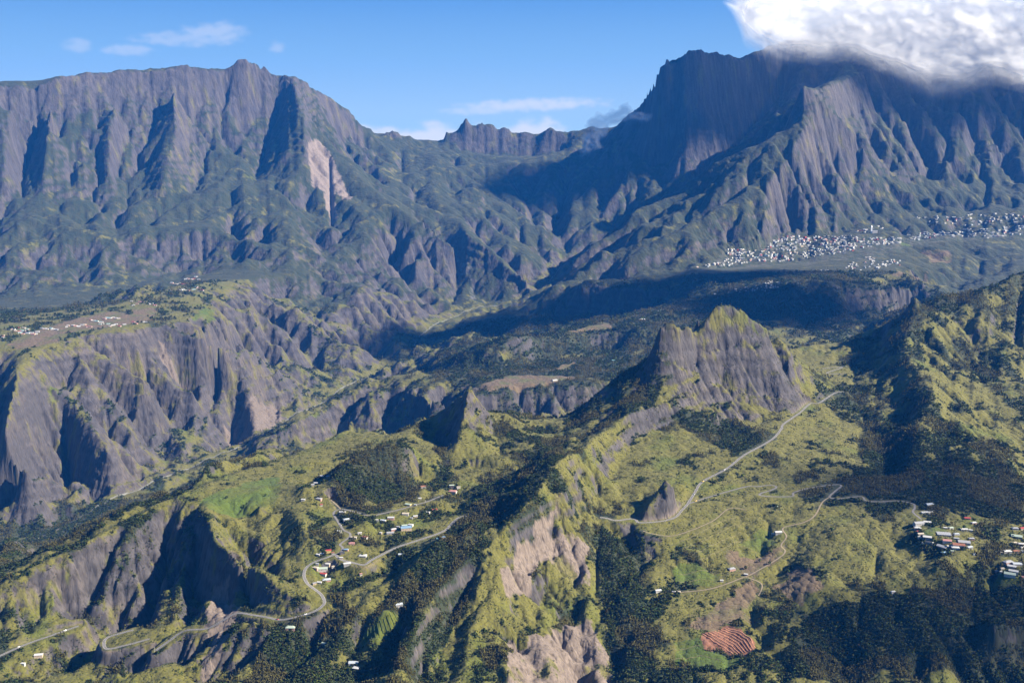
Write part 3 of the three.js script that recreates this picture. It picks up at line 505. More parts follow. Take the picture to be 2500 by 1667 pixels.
// one mesh per landform, cut along the valleys between them; together they are one sheet
const LAND = {
  mountain: ['mountain', 'long flat topped mountain wall with fluted cliffs, left under the small clouds', 'mountain'], pass: ['mountain_pass', 'jagged low ridge and green slopes between the two big mountains', 'mountain pass'],
  cloud_mountain: ['mountain_001', 'dark blue mountain with its summit hidden by the big cloud', 'mountain'], plateau: ['plateau', 'broad terrace carrying the white town at the foot of the cloud capped mountain', 'plateau'],
  gorge: ['gorge', 'deep eroded river gorge with bare grey rock walls below the left village terrace', 'gorge'], hill: ['hill', 'row of low rounded hills behind the near village', 'hill'], knob: ['rock_knob', 'small dark rock knob standing above the bend of the winding road', 'rock'], cone: ['hill_002', 'pointed rock cone with a shaded left side behind the near village', 'hill'],
  grass_hill: ['hill_001', 'grassy hill with steep dark gullied face at the lower left', 'hill'], slide_ridge: ['ridge', 'wooded spur with a bare grey landslide in the middle foreground', 'ridge'],
  rock_peak: ['rock_peak', 'steep twin topped rock peak standing above the winding road', 'rock peak'], east_ridge: ['ridge_001', 'sharp ridge with one side in deep shadow at the right edge', 'ridge'], slope: ['hillside', 'sunlit green hillside with terraces and forest at the lower right', 'hillside'],
};
{
  const regionOf = (j, i) => T.region[j * NI + i];
  T.names.forEach((key, n) => {
    const at = new Int32Array(N).fill(-1), list = [], idx = [];
    const v = (k) => { if (at[k] < 0) { at[k] = list.length; list.push(k); } return at[k]; };
    for (let j = 0; j < NJ - 1; j++) for (let i = 0; i < NI - 1; i++) if (regionOf(j, i) === n + 1) { const k = j * NI + i; idx.push(v(k), v(k + 1), v(k + NI), v(k + 1), v(k + NI + 1), v(k + NI)); }
    if (!list.length) return;
    const g = new THREE.BufferGeometry(), pick = (src, w) => { const a = new Float32Array(list.length * w); list.forEach((k, q) => { for (let c = 0; c < w; c++) a[q * w + c] = src[k * w + c]; }); return new THREE.BufferAttribute(a, w); };
    g.setAttribute('position', pick(pos, 3)); g.setAttribute('normal', pick(nrm, 3)); g.setAttribute('color', pick(colr, 3)); g.setAttribute('uv', pick(uvs, 2)); g.setIndex(idx);
    const m = new THREE.Mesh(g, groundMat); m.name = LAND[key][0]; m.userData = { kind: 'structure', label: LAND[key][1], category: LAND[key][2] }; m.castShadow = m.receiveShadow = true; scene.add(m);
  });
  // the ground goes on round the sheet: below and behind the viewer and to both sides
  const p = [], c = [], ix = [], M = 48;
  for (let q = 0; q <= M; q++) {
    const th = TH1 + (2 * Math.PI - (TH1 - TH0)) * q / M, a = q === M ? 0 : q === 0 ? NI - 1 : -1;
    for (const [r, y] of [[RMIN, 620], [5000, 760], [9000, 1100], [RMAX, 1300]]) { p.push(r * Math.sin(th), y - (a >= 0 ? 60 : 0) + (a < 0 ? 120 * noise(th * 6, r / 3000) : 0), -r * Math.cos(th)); c.push(0.05, 0.07, 0.025); }
    if (q) for (let s = 0; s < 3; s++) { const k = q * 4 + s; ix.push(k - 4, k + 1, k, k - 4, k - 3, k + 1); }
  }
  const o = p.length / 3; p.push(0, 640, 0); c.push(0.05, 0.07, 0.025);
  for (let q = 0; q <= 64; q++) { const th = 2 * Math.PI * q / 64; p.push((RMIN + 6) * Math.sin(th), 590, -(RMIN + 6) * Math.cos(th)); c.push(0.05, 0.07, 0.025); if (q) ix.push(o, o + q, o + q + 1); }
  const g = new THREE.BufferGeometry(); g.setAttribute('position', new THREE.Float32BufferAttribute(p, 3)); g.setAttribute('color', new THREE.Float32BufferAttribute(c, 3)); g.setIndex(ix); g.computeVertexNormals();
  const m = new THREE.Mesh(g, new THREE.MeshStandardMaterial({ vertexColors: true, roughness: 1 })); m.name = 'ground'; m.userData = { kind: 'structure' }; scene.add(m);
}
// ---------- helpers for things ----------
const taken = new Map();
function named(o, name) { const n = taken.get(name) ?? 0; taken.set(name, n + 1); o.name = n ? name + '_' + String(n).padStart(3, '0') : name; return o; }
function tag(o, label, category, group, kind) { o.userData = { label, category }; if (group) o.userData.group = group; if (kind) o.userData.kind = kind; return o; }
for (const o of scene.children) if (o.name) { const m = o.name.match(/^(.*?)(_\d{3})?$/); taken.set(m[1], (taken.get(m[1]) ?? 0) + 1); }
const M = {}, mat = (r, g, b, rough = 0.9, more = {}) => { const key = [r, g, b, rough].join(); return M[key] ??= new THREE.MeshStandardMaterial({ color: new THREE.Color().setRGB(r, g, b), roughness: rough, ...more }); };
function part(parent, name, geo, m) { const o = new THREE.Mesh(geo, m); o.name = name; o.castShadow = o.receiveShadow = true; parent.add(o); return o; }
function tris(p, m = null) { const g = new THREE.BufferGeometry(); g.setAttribute('position', new THREE.Float32BufferAttribute(p, 3)); g.computeVertexNormals(); return g; }

// ---------- roads, tracks and the river bed: strips on the benches cut for them ----------
function strip(path, width, lift, drape) {
  const p = [], uv = [], ix = []; let len = 0;
  path.forEach(([x, y, D], k) => {
    const a = path[Math.max(0, k - 1)], b = path[Math.min(path.length - 1, k + 1)], dx = b[0] - a[0], dz = -(b[2] - a[2]), l = Math.hypot(dx, dz) || 1, ox = -dz / l * width / 2, oz = dx / l * width / 2;
    if (k) len += Math.hypot(x - path[k - 1][0], D - path[k - 1][2]);
    for (const s of [-1, 1]) { const X = x + s * ox, Z = -D + s * oz; p.push(X, (drape ? Math.max(heightAt(X, Z), heightAt(x, -D) - 1) : y) + lift, Z); uv.push(s * width / 2, len); }
    if (k) { const q = k * 2; ix.push(q - 2, q - 1, q, q - 1, q + 1, q); }
  });
  const g = new THREE.BufferGeometry(); g.setAttribute('position', new THREE.Float32BufferAttribute(p, 3)); g.setAttribute('uv', new THREE.Float32BufferAttribute(uv, 2)); g.setIndex(ix); g.computeVertexNormals(); return g;
}
const wear = grainMap(256, (x, y) => 0.75 + 0.35 * fbm(x / 21, y / 60, 4)); wear.repeat.set(1 / 30, 1 / 60);
const asphalt = new THREE.MeshStandardMaterial({ color: new THREE.Color().setRGB(0.16, 0.152, 0.148), roughness: 0.95, map: wear, side: THREE.DoubleSide });
const gravel = new THREE.MeshStandardMaterial({ color: new THREE.Color().setRGB(0.23, 0.185, 0.125), roughness: 1, map: wear, side: THREE.DoubleSide });
const paint = mat(0.5, 0.5, 0.48, 0.8, { side: THREE.DoubleSide });
const ROADLABEL = { village_road: 'grey road at the bottom left corner below the gullied cliff', loop_road: 'hairpin loop of grey road among trees at the lower left', hill_road: 'grey road winding round the foot of the grassy hill', upper_road: 'narrow road climbing through the village to the far houses', village_track: 'pale track turning off behind the wooded hill', pass_road: 'grey road from the village up into the shadow of the spur', ridge_road: 'long grey road climbing past the rock peak to the shaded ridge', saddle_road: 'hairpin on the saddle in front of the shaded ridge', hairpin_road: 'pale winding road with hairpins to the village on the right', farm_track: 'pale dirt track down through the terraced fields', terrace_track: 'dirt track across the grassy slope below the road junction', field_track: 'short dirt track round a brown field' };
for (const l of T.all) if (l.road) {
  const track = /track/.test(l.road), o = named(new THREE.Mesh(strip(l.path, l.width, 0.1), track ? gravel : asphalt), track ? 'track' : 'road');
  tag(o, ROADLABEL[l.road], track ? 'track' : 'road', null, 'structure'); o.receiveShadow = true; scene.add(o);
  if (!track && l.width > 5.5) { const e = new THREE.Mesh(mergeGeometries([-1, 1].map((s) => strip(l.path.map(([x, y, D], k) => { const a = l.path[Math.max(0, k - 1)], b = l.path[Math.min(l.path.length - 1, k + 1)], L = Math.hypot(b[0] - a[0], b[2] - a[2]) || 1, w = s * (l.width / 2 - 0.35); return [x + (b[2] - a[2]) / L * w, y, D - (b[0] - a[0]) / L * w]; }), 0.22, 0.13))), paint); e.name = 'edge_line'; o.add(e); }
}
{
  const bed = smoothPath(T.all.find((l) => l.region === 'gorge').pts, 12).map(([x, y, D]) => [x, heightAt(x, -D), D]);
  const o = named(new THREE.Mesh(strip(bed, 8, 1.2, true), new THREE.MeshStandardMaterial({ color: new THREE.Color().setRGB(0.17, 0.17, 0.15), roughness: 1, map: wear, side: THREE.DoubleSide })), 'river_bed');
  tag(o, 'pale gravel river bed at the bottom of the gorge', 'river bed', null, 'structure'); scene.add(o);
}

// ---------- woods and scrub ----------
function crown(seed, n, rx, ry, leaf, cone) {           // many small leaf sprays through the volume of a crown
  const R0 = rng(seed), p = [], nn = [];
  for (let k = 0; k < n; k++) {
    const y = R0() * 2 - 1, t = R0() * 6.283, w = (cone ? (1 - (y + 1) / 2 * 0.85) : Math.sqrt(1 - y * y)) * (0.55 + 0.5 * R0()), c = [rx * w * Math.cos(t), ry * (y + 1.15), rx * w * Math.sin(t)];
    const d = new THREE.Vector3(c[0] / rx, (c[1] - ry) / ry * 0.9 + 0.25, c[2] / rx).normalize(), a = new THREE.Vector3(R0() - 0.5, R0() - 0.5, R0() - 0.5).normalize(), b = new THREE.Vector3().crossVectors(a, d).normalize(), e = new THREE.Vector3().crossVectors(b, a).normalize(), s = leaf * (0.6 + 0.8 * R0());
    const q = [[-1, -0.6], [1, -0.4], [0.2, 1]].map(([u, v]) => [c[0] + s * (b.x * u + e.x * v), c[1] + s * (b.y * u + e.y * v), c[2] + s * (b.z * u + e.z * v)]);
    for (const v of q) { p.push(...v); nn.push(d.x, d.y, d.z); }
  }
  const g = new THREE.BufferGeometry(); g.setAttribute('position', new THREE.Float32BufferAttribute(p, 3)); g.setAttribute('normal', new THREE.Float32BufferAttribute(nn, 3)); return g;
}
const leafMat = new THREE.MeshStandardMaterial({ name: 'leaves', color: 0xffffff, roughness: 1, side: THREE.DoubleSide });
const crowns3 = [crown(11, 44, 2.6, 2.3, 1.05), crown(12, 44, 2.2, 3.2, 1.0), crown(13, 40, 1.5, 4.2, 0.9, true)];
{
  const R0 = rng(77), sets = [[], [], []], scrub = [], tufts = [], m = new THREE.Matrix4(), q = new THREE.Quaternion(), up1 = new THREE.Vector3(0, 1, 0), col = new THREE.Color();
  const jMax = Math.log(6800 / RMIN) / T.d, jNear = Math.log(3100 / RMIN) / T.d;
  for (let n = 0; n < 1700000; n++) {
    const j = R0() * jMax, i = R0() * (NI - 1), k = Math.round(j) * NI + Math.round(i), w = woody[k], r = RMIN * Math.exp(j * T.d), th = TH0 + i * T.d, pick = R0();
    if (th < -0.53 || th > 0.53 || slope[k] > 1.9) continue;
    const dense = j < jNear ? 1 : 0.55, x = r * Math.sin(th), z = -r * Math.cos(th);
    if (R0() < dense * smooth(0.22, 0.62, w) * (0.52 + 0.5 * noise(x / 30, z / 30))) {
      const kind = noise(x / 140, z / 140 + 5) > 0.12 ? 2 : pick < 0.5 ? 0 : 1, s = (0.55 + 0.7 * R0() * R0() + 0.3 * R0()) * lerp(0.9, 1.9, smooth(2000, 6500, r)) * (slope[k] > 1 ? 0.7 : 1);
      sets[kind].push([x, H[k] - 0.9, z, s, R0() * 6.28, R0(), R0()]);
    } else if (j < jNear * 1.25 && w > 0.001 && R0() < (0.36 + 0.3 * w) * smooth(-0.25, 0.35, noise(x / 26, z / 26))) scrub.push([x, H[k] - 0.5, z, 0.2 + 0.25 * R0() + 0.5 * R0() ** 4, R0() * 6.28, R0(), R0()]);
  }
  for (let n = 0; n < 420000; n++) {
    const j = R0() * jNear * 0.93, i = R0() * (NI - 1), k = Math.round(j) * NI + Math.round(i), r = RMIN * Math.exp(j * T.d), th = TH0 + i * T.d, x = r * Math.sin(th), z = -r * Math.cos(th);
    if (Math.abs(th) > 0.52 || woody[k] > 0.45 || woody[k] === 0 || slope[k] > 1.5 || R0() > 0.5 * smooth(-0.5, 0.4, noise(x / 19, z / 19))) continue;
    tufts.push([x, H[k] - 0.25, z, 0.16 + 0.3 * R0() ** 2, R0() * 6.28, R0(), R0()]);
  }
  const plant = (name, geo, list, tone, label, cat) => {
    const o = new THREE.InstancedMesh(geo, leafMat, list.length);
    list.forEach(([x, y, z, s, t, a, b], n) => {
      m.compose(new THREE.Vector3(x, y, z), q.setFromAxisAngle(up1, t), new THREE.Vector3(s * (0.85 + 0.3 * a), s * (0.8 + 0.4 * b), s)); o.setMatrixAt(n, m);
      const patchy = 0.5 + 0.5 * noise(x / 55 + 40, z / 55); tone(col, a, b, patchy); o.setColorAt(n, col);
    });
    named(o, name); tag(o, label, cat, null, 'stuff'); o.castShadow = true; scene.add(o);
  };
  plant('forest', crowns3[0], sets[0], (c, a, b, p) => c.setRGB(0.032 + 0.065 * a * p, 0.056 + 0.08 * a * p, 0.007 + 0.008 * b), 'round crowned broadleaf forest covering slopes and gullies', 'forest');
  plant('forest', crowns3[1], sets[1], (c, a, b, p) => c.setRGB(0.040 + 0.062 * b * p, 0.060 + 0.066 * a * p, 0.009 + 0.008 * a), 'taller mixed green forest on the lower slopes', 'forest');
  plant('forest', crowns3[2], sets[2], (c, a, b, p) => c.setRGB(0.060 + 0.05 * a, 0.058 + 0.04 * a, 0.014 + 0.008 * b), 'brownish green narrow crowned trees growing in dense stands', 'forest');
  plant('scrub', crown(14, 20, 2.4, 1.5, 1.1), scrub, (c, a, b, p) => c.setRGB(0.022 + 0.06 * a * p, 0.036 + 0.068 * a * p, 0.006 + 0.008 * b), 'low bushes scattered over the grassy slopes', 'scrub');
  plant('tall_grass', crown(15, 14, 2.3, 1.2, 1.2), tufts, (c, a, b, p) => c.setRGB(0.052 + 0.055 * a * (0.4 + p), 0.072 + 0.055 * a * (0.4 + p), 0.006 + 0.008 * b), 'tussocks of tall yellow green grass on the open slopes', 'grass');
  console.log('tufts', tufts.length, 'trees', sets.map((s) => s.length).join(' '), 'scrub', scrub.length);
}
// trees that stand alone
{
  const proto = new THREE.Group(), trunk = new THREE.CylinderGeometry(0.16, 0.34, 2.6, 7); trunk.translate(0, 1.1, 0);
  const limb = mergeGeometries([[0.7, 0.4], [2.6, 0.5], [4.6, 0.45]].map(([t, a]) => { const g = new THREE.CylinderGeometry(0.06, 0.12, 1.8, 5); g.translate(0, 0.9, 0); g.rotateZ(a); g.rotateY(t); g.translate(0, 2.2, 0); return g; }));
  part(proto, 'trunk', mergeGeometries([trunk, limb]), mat(0.09, 0.07, 0.055));
  const cg = crown(21, 150, 2.9, 2.4, 0.75); cg.translate(0, 1.6, 0);
  const greens = [[0.05, 0.085, 0.016], [0.035, 0.06, 0.014], [0.14, 0.16, 0.02]].map(([r, g, b]) => mat(r, g, b, 1, { side: THREE.DoubleSide })); part(proto, 'crown', cg, greens[0]);
  const spots = [[814, 1211, 1.5, 2, 'bright yellow green tree beside the track in the village'], [833, 1278, 1.1, 2, 'bright yellow green tree by the long white house in the road bend'], [843, 1181, 1.5, 0, 'round tree at the foot of the wooded hill beside the upper road'],
    [1810, 1316, 1.3, 1], [1768, 1296, 1.1, 1], [1790, 1246, 1, 1], [1771, 1270, 1.1, 0], [1713, 1307, 1.2, 1], [1745, 1290, 1, 0], [1927, 1284, 1.4, 1], [1920, 1150, 1.1, 1], [1911, 1219, 1.3, 0], [1863, 1268, 1.2, 1], [1600, 1115, 1.2, 0], [1650, 1140, 1.2, 1], [1705, 1096, 1.3, 0], [1560, 1090, 1, 0], [1530, 1120, 1, 1], [500, 1237, 1, 0], [560, 1165, 1.1, 1], [610, 1140, 1, 0], [520, 1145, 1, 1], [670, 1170, 1, 0], [2215, 1215, 1.4, 0], [2290, 1222, 1.4, 1], [2080, 1250, 1.4, 1]];
  spots.forEach(([u, v, s, tone, label], n) => {
    const p = hit(u, v); if (!p) return; const o = n ? proto.clone() : proto; named(o, 'tree'); o.position.copy(p).y -= 0.2; o.rotation.y = n * 2.4; o.scale.setScalar(s); o.children[1].material = greens[tone];
    tag(o, label ?? `${['mid green', 'dark green'][tone]} tree alone ${v < 1140 ? 'in the grass above the winding road' : u < 700 ? 'on the grass of the left hill' : u > 2000 ? 'between the houses of the right village' : u > 1850 ? 'on the sunlit slope above the right village' : 'among the terraced fields'}`, 'tree', label ? null : 'single trees on the grass'); scene.add(o);
  });
}
// ---------- houses: walls and a roof each, at their own size, turn and colour ----------
const WALL = { w: mat(0.349, 0.338, 0.31), y: mat(0.349, 0.254, 0.09), c: mat(0.338, 0.27, 0.203), g: mat(0.203, 0.203, 0.203), p: mat(0.338, 0.203, 0.169), b: mat(0.191, 0.254, 0.31), k: mat(0.0506, 0.0506, 0.0562) };
const sheet = grainMap(64, (x) => 0.86 + 0.14 * Math.cos(x / 64 * 6.283 * 8)), tin = (r, g, b) => new THREE.MeshStandardMaterial({ color: new THREE.Color().setRGB(r, g, b), roughness: 0.5, metalness: 0.15, map: sheet });
const ROOF = { white: tin(0.466, 0.466, 0.454), grey: tin(0.297, 0.304, 0.318), pale: tin(0.376, 0.415, 0.454), red: tin(0.336, 0.0551, 0.0454), pink: tin(0.389, 0.195, 0.175), blue: tin(0.169, 0.271, 0.389), green: tin(0.336, 0.401, 0.324), rust: tin(0.259, 0.11, 0.0648), cream: tin(0.428, 0.376, 0.291), dark: tin(0.0454, 0.0486, 0.0584), cyan: tin(0.195, 0.356, 0.376) };
const boxes = new Map();
function houseShape(kind, w, d, h) {                   // [walls, roof]
  const key = [kind, Math.round(w), Math.round(d), h].join(); if (boxes.has(key)) return boxes.get(key);
  const W = Math.round(w) / 2, D = Math.round(d) / 2, walls = new THREE.BoxGeometry(2 * W, h + 4, 2 * D); walls.translate(0, h / 2 - 2, 0);
  const o = 0.5, X = W + o, Z = D + o, rise = kind === 'flat' ? 0.45 : Math.min(2.6, D * 0.42), e = h - 0.1, t = 0.16; let p;
  if (kind === 'flat') { const g = new THREE.BoxGeometry(2 * X, 0.35, 2 * Z); g.rotateX(0.03); g.translate(0, h + 0.2, 0); boxes.set(key, [walls, g]); return boxes.get(key); }
  const rx = kind === 'hip' ? Math.max(0.4, X - Z * 0.9) : X, A = [-X, e, -Z], B = [X, e, -Z], C = [X, e, Z], E = [-X, e, Z], P = [-rx, e + rise, 0], Q = [rx, e + rise, 0], dn = (v) => [v[0], v[1] - t, v[2]];
  const quad = (a, b, c, f) => [...a, ...b, ...c, ...a, ...c, ...f], uvq = [];
  p = [...quad(E, C, Q, P), ...quad(B, A, P, Q), ...C, ...B, ...Q, ...A, ...E, ...P, ...quad(dn(A), dn(B), dn(C), dn(E)), ...quad(E, dn(E), dn(C), C), ...quad(B, dn(B), dn(A), A), ...quad(C, dn(C), dn(B), B), ...quad(A, dn(A), dn(E), E)];
  const g = tris(p), uv = []; for (let k = 0; k < p.length; k += 3) uv.push(p[k] / 2, p[k + 2] / 2); g.setAttribute('uv', new THREE.Float32BufferAttribute(uv, 2)); boxes.set(key, [walls, g]); return boxes.get(key);
}
let nHouse = 0;
const dressing = new Map();
function house(u, v, wpx, roof, label, o = {}) {
  const p = o.at ?? hit(u, v); if (!p) return; const dist = Math.hypot(p.x, p.z, EYE - p.y), w = Math.max(4, wpx * dist / FOC), d = Math.max(4, w * (o.deep ?? 0.58)), n = nHouse++, h = o.h ?? 3.3, kind = o.kind ?? (n % 3 === 2 ? 'hip' : 'gable');
  const [walls, top] = houseShape(kind, w, d, h), g = named(new THREE.Group(), 'house'); g.position.copy(p); g.rotation.y = o.turn ?? (((n * 0.618) % 1) - 0.5) * 0.9;
  let s = 0; for (const [a, b] of [[1, 1], [1, -1], [-1, 1], [-1, -1]]) s += heightAt(p.x + a * w / 3, p.z + b * d / 3); g.position.y = Math.max(p.y, s / 4) + 0.3;
  part(g, 'wall', walls, WALL[o.wall ?? 'wcwgwp'[n % 6]]); part(g, 'roof', top, ROOF[roof]);
  if (o.fine) {                                        // door and windows of the nearer houses
    const W = Math.round(w) / 2, D = Math.round(d) / 2, key = [W, D, h].join();
    if (!dressing.has(key)) { const wg = new THREE.BoxGeometry(1.1, 1.1, 0.12), dg = new THREE.BoxGeometry(1.0, 2.1, 0.12); dressing.set(key, [wg, dg]); }
    const [wg, dg] = dressing.get(key), spots = W > 5 ? [-0.62, 0.1, 0.62] : [-0.5, 0.55];
    for (const f of spots) { const m = part(g, 'window', wg, mat(0.05, 0.06, 0.07, 0.2)); m.position.set(f * W, h * 0.55, D + 0.03); }
    const m = part(g, 'door', dg, mat(0.22, 0.13, 0.08)); m.position.set(-0.22 * W, 1.05, D + 0.03);
  }
  tag(g, label, 'house', o.group); g.traverse((q) => { q.castShadow = true; }); scene.add(g); clearRound(p.x, p.z, w * 0.75); return g;
}
const cleared = []; function clearRound(x, z, r) { cleared.push([x, z, r]); }
const near = (list, X, Y, s, group) => { for (const [x, y, w, roof, label, o] of list) house(X + s * x, Y + s * y, w * s, roof, label, { fine: true, group, ...o }); };
near([
  [462, 182, 74, 'white', 'large white roofed house at the far end of the village under the wooded hill', { turn: 0.05, kind: 'gable' }], [528, 180, 46, 'pale', 'pale house tucked against the edge of the dark wooded hill'],
  [368, 268, 56, 'white', 'white house with a stepped roof on the green saddle'], [328, 290, 40, 'grey', 'small grey annex beside the stepped white house on the saddle'], [208, 478, 44, 'white', 'small white shed on the green left edge of the village'], [410, 468, 74, 'grey', 'long grey house in the grass at the left of the village'],
  [440, 546, 30, 'red', 'tiny red hut alone in the grass left of the track'], [710, 640, 76, 'white', 'white house just below the fork of the village road'], [760, 732, 74, 'pale', 'pale blue grey house next to the yellow green tree'], [1145, 740, 46, 'white', 'small white house left of the flat roofed white house'],
  [1230, 750, 66, 'pale', 'white and grey house at the head of a short pale path'], [1328, 712, 78, 'white', 'flat roofed long white house in the middle of the village', { kind: 'flat', turn: 0 }], [1515, 660, 82, 'cream', 'cream white house below the upper road'], [1550, 542, 74, 'green', 'green roofed house with yellow walls beside the upper road', { wall: 'y' }],
  [1695, 463, 40, 'white', 'small white hut above the upper road'], [1640, 546, 28, 'pale', 'tiny pale shed right of the green roofed yellow house'], [1868, 608, 34, 'red', 'left half of a pair of small red roofed houses'], [1903, 603, 34, 'red', 'right half of a pair of small red roofed houses'],
  [1805, 640, 44, 'white', 'small white house just left of the red roofed pair'], [1640, 692, 52, 'white', 'white house among the trees below the red roofed pair'], [1590, 715, 40, 'grey', 'little grey house among trees in the middle of the slope'], [1738, 312, 70, 'rust', 'low rusty roofed house under the grassy cone'],
  [2105, 312, 58, 'green', 'tall pale green house at the top end of the village', { h: 6.2, wall: 'k' }], [2118, 382, 100, 'pink', 'long pink red roofed house at the top end of the road', { wall: 'w' }], [2190, 318, 44, 'cream', 'small cream house behind the long pink roof'],
  [1522, 848, 132, 'blue', 'long blue roofed building with cream walls, largest in the village', { h: 5.5, wall: 'c', turn: 0.22, kind: 'gable' }], [1580, 802, 66, 'white', 'white house at the right end of the blue roofed building'], [1502, 812, 66, 'green', 'pale green roof behind the blue roofed building'],
  [1420, 825, 34, 'grey', 'small grey hut at the left end of the blue roofed building'], [1362, 858, 66, 'white', 'white house left of the blue roofed building'], [1322, 904, 86, 'grey', 'grey white house in front of the row left of the blue building'], [1200, 905, 30, 'white', 'tiny white hut at the lower end of the pale path'],
  [930, 906, 48, 'white', 'small white house among trees above the terracotta roof'], [855, 962, 66, 'cream', 'cream house above the road curve'], [998, 958, 64, 'rust', 'terracotta roofed house in the trees'], [828, 1036, 72, 'pink', 'pink and white house by the road curve'],
  [665, 882, 52, 'pale', 'pale house on the left side of the road below the grass slope'], [530, 1150, 66, 'red', 'red roofed house with yellow walls at the roadside', { h: 6, wall: 'y', turn: 0.3, kind: 'gable' }], [446, 1170, 50, 'grey', 'grey house in the cluster left of the red roofed yellow house'], [398, 1184, 46, 'white', 'white grey shed at the left end of the roadside cluster'],
  [590, 1160, 36, 'rust', 'small orange roofed shed right of the red roofed yellow house'], [755, 1118, 56, 'blue', 'blue roofed house at the road junction'], [702, 1158, 58, 'dark', 'dark roofed house beside the road junction', { wall: 'k' }], [695, 1222, 42, 'white', 'small white house below the road junction'],
  [970, 1196, 94, 'white', 'long white house on the knoll inside the road bend', { turn: -0.1 }], [770, 1296, 84, 'white', 'white house below the junction, left of the road bend'], [1460, 1182, 70, 'pale', 'pale house alone below the road in the shade'], [365, 1348, 66, 'cream', 'cream roofed house at the outside of the road bend'],
  [457, 1360, 112, 'green', 'long pale green roofed building below the road bend', { turn: 0.12, kind: 'gable' }], [520, 1302, 56, 'white', 'white house right above the long pale green roof'], [590, 1335, 36, 'cream', 'small cream house at the right end of the long pale green roof'], [388, 1300, 34, 'grey', 'little grey shed at the edge of the road'],
  [465, 1428, 74, 'red', 'red roofed white house alone below the long green roof', { wall: 'w' }], [507, 1514, 96, 'pale', 'grey white house at the lowest edge of the village'], [415, 1538, 52, 'white', 'white house left of the lowest grey white house'], [352, 1548, 40, 'grey', 'small grey shed at the lower left of the village'],
  [1997, 958, 56, 'blue', 'blue roofed house alone in the shadow of the spur', { wall: 'p' }], [1925, 982, 24, 'cyan', 'tiny turquoise hut in the shadow beside the blue roof'], [945, 1430, 28, 'pink', 'tiny pink hut on the bushy slope'],
], 658.6, 1063, 0.18, 'houses of the near village');
near([
  [667, 1443, 20, 'green', 'pale green roofed house below the left road in the trees'], [745, 1482, 12, 'green', 'small pale green hut in the forest below the road'], [88, 1506, 15, 'white', 'white house on the green flat at the lower left corner'], [52, 1526, 9, 'white', 'tiny white hut at the lower left corner'], [916, 1391, 15, 'pale', 'pale house above the striped vineyard'],
  [812, 1524, 20, 'pale', 'pale house in the forest at the bottom edge, upper of two'], [818, 1537, 15, 'white', 'white house in the forest at the bottom edge, lower of two'], [1512, 1358, 13, 'white', 'white house beside the track at the foot of the forest'], [1548, 1361, 7, 'white', 'small white hut left one of two at the end of the dirt track'], [1559, 1361, 7, 'cream', 'small cream hut right one of two at the end of the dirt track'],
  [1788, 1224, 15, 'white', 'white house beside the dirt track on the grass slope'], [1777, 1228, 8, 'cream', 'small cream shed next to the white house by the dirt track'], [1681, 1309, 15, 'grey', 'grey hut among trees in the terraced fields'], [1658, 1335, 7, 'white', 'tiny hut left of the brown terraces'], [1714, 1321, 8, 'white', 'tiny white hut at the corner of the brown terraces'], [2052, 1361, 9, 'white', 'white hut alone on the forest ridge'],
  [1410, 829, 9, 'cyan', 'small turquoise roofed house on the far green terrace behind the rock peak'], [1274, 874, 12, 'white', 'white shed in the brown fields of the far green terrace'], [1475, 734, 16, 'white', 'white house in the shade above the far green terrace'], [1518, 715, 12, 'white', 'white house in the shade left of the rock peak'],
], 0, 0, 1, 'scattered huts');
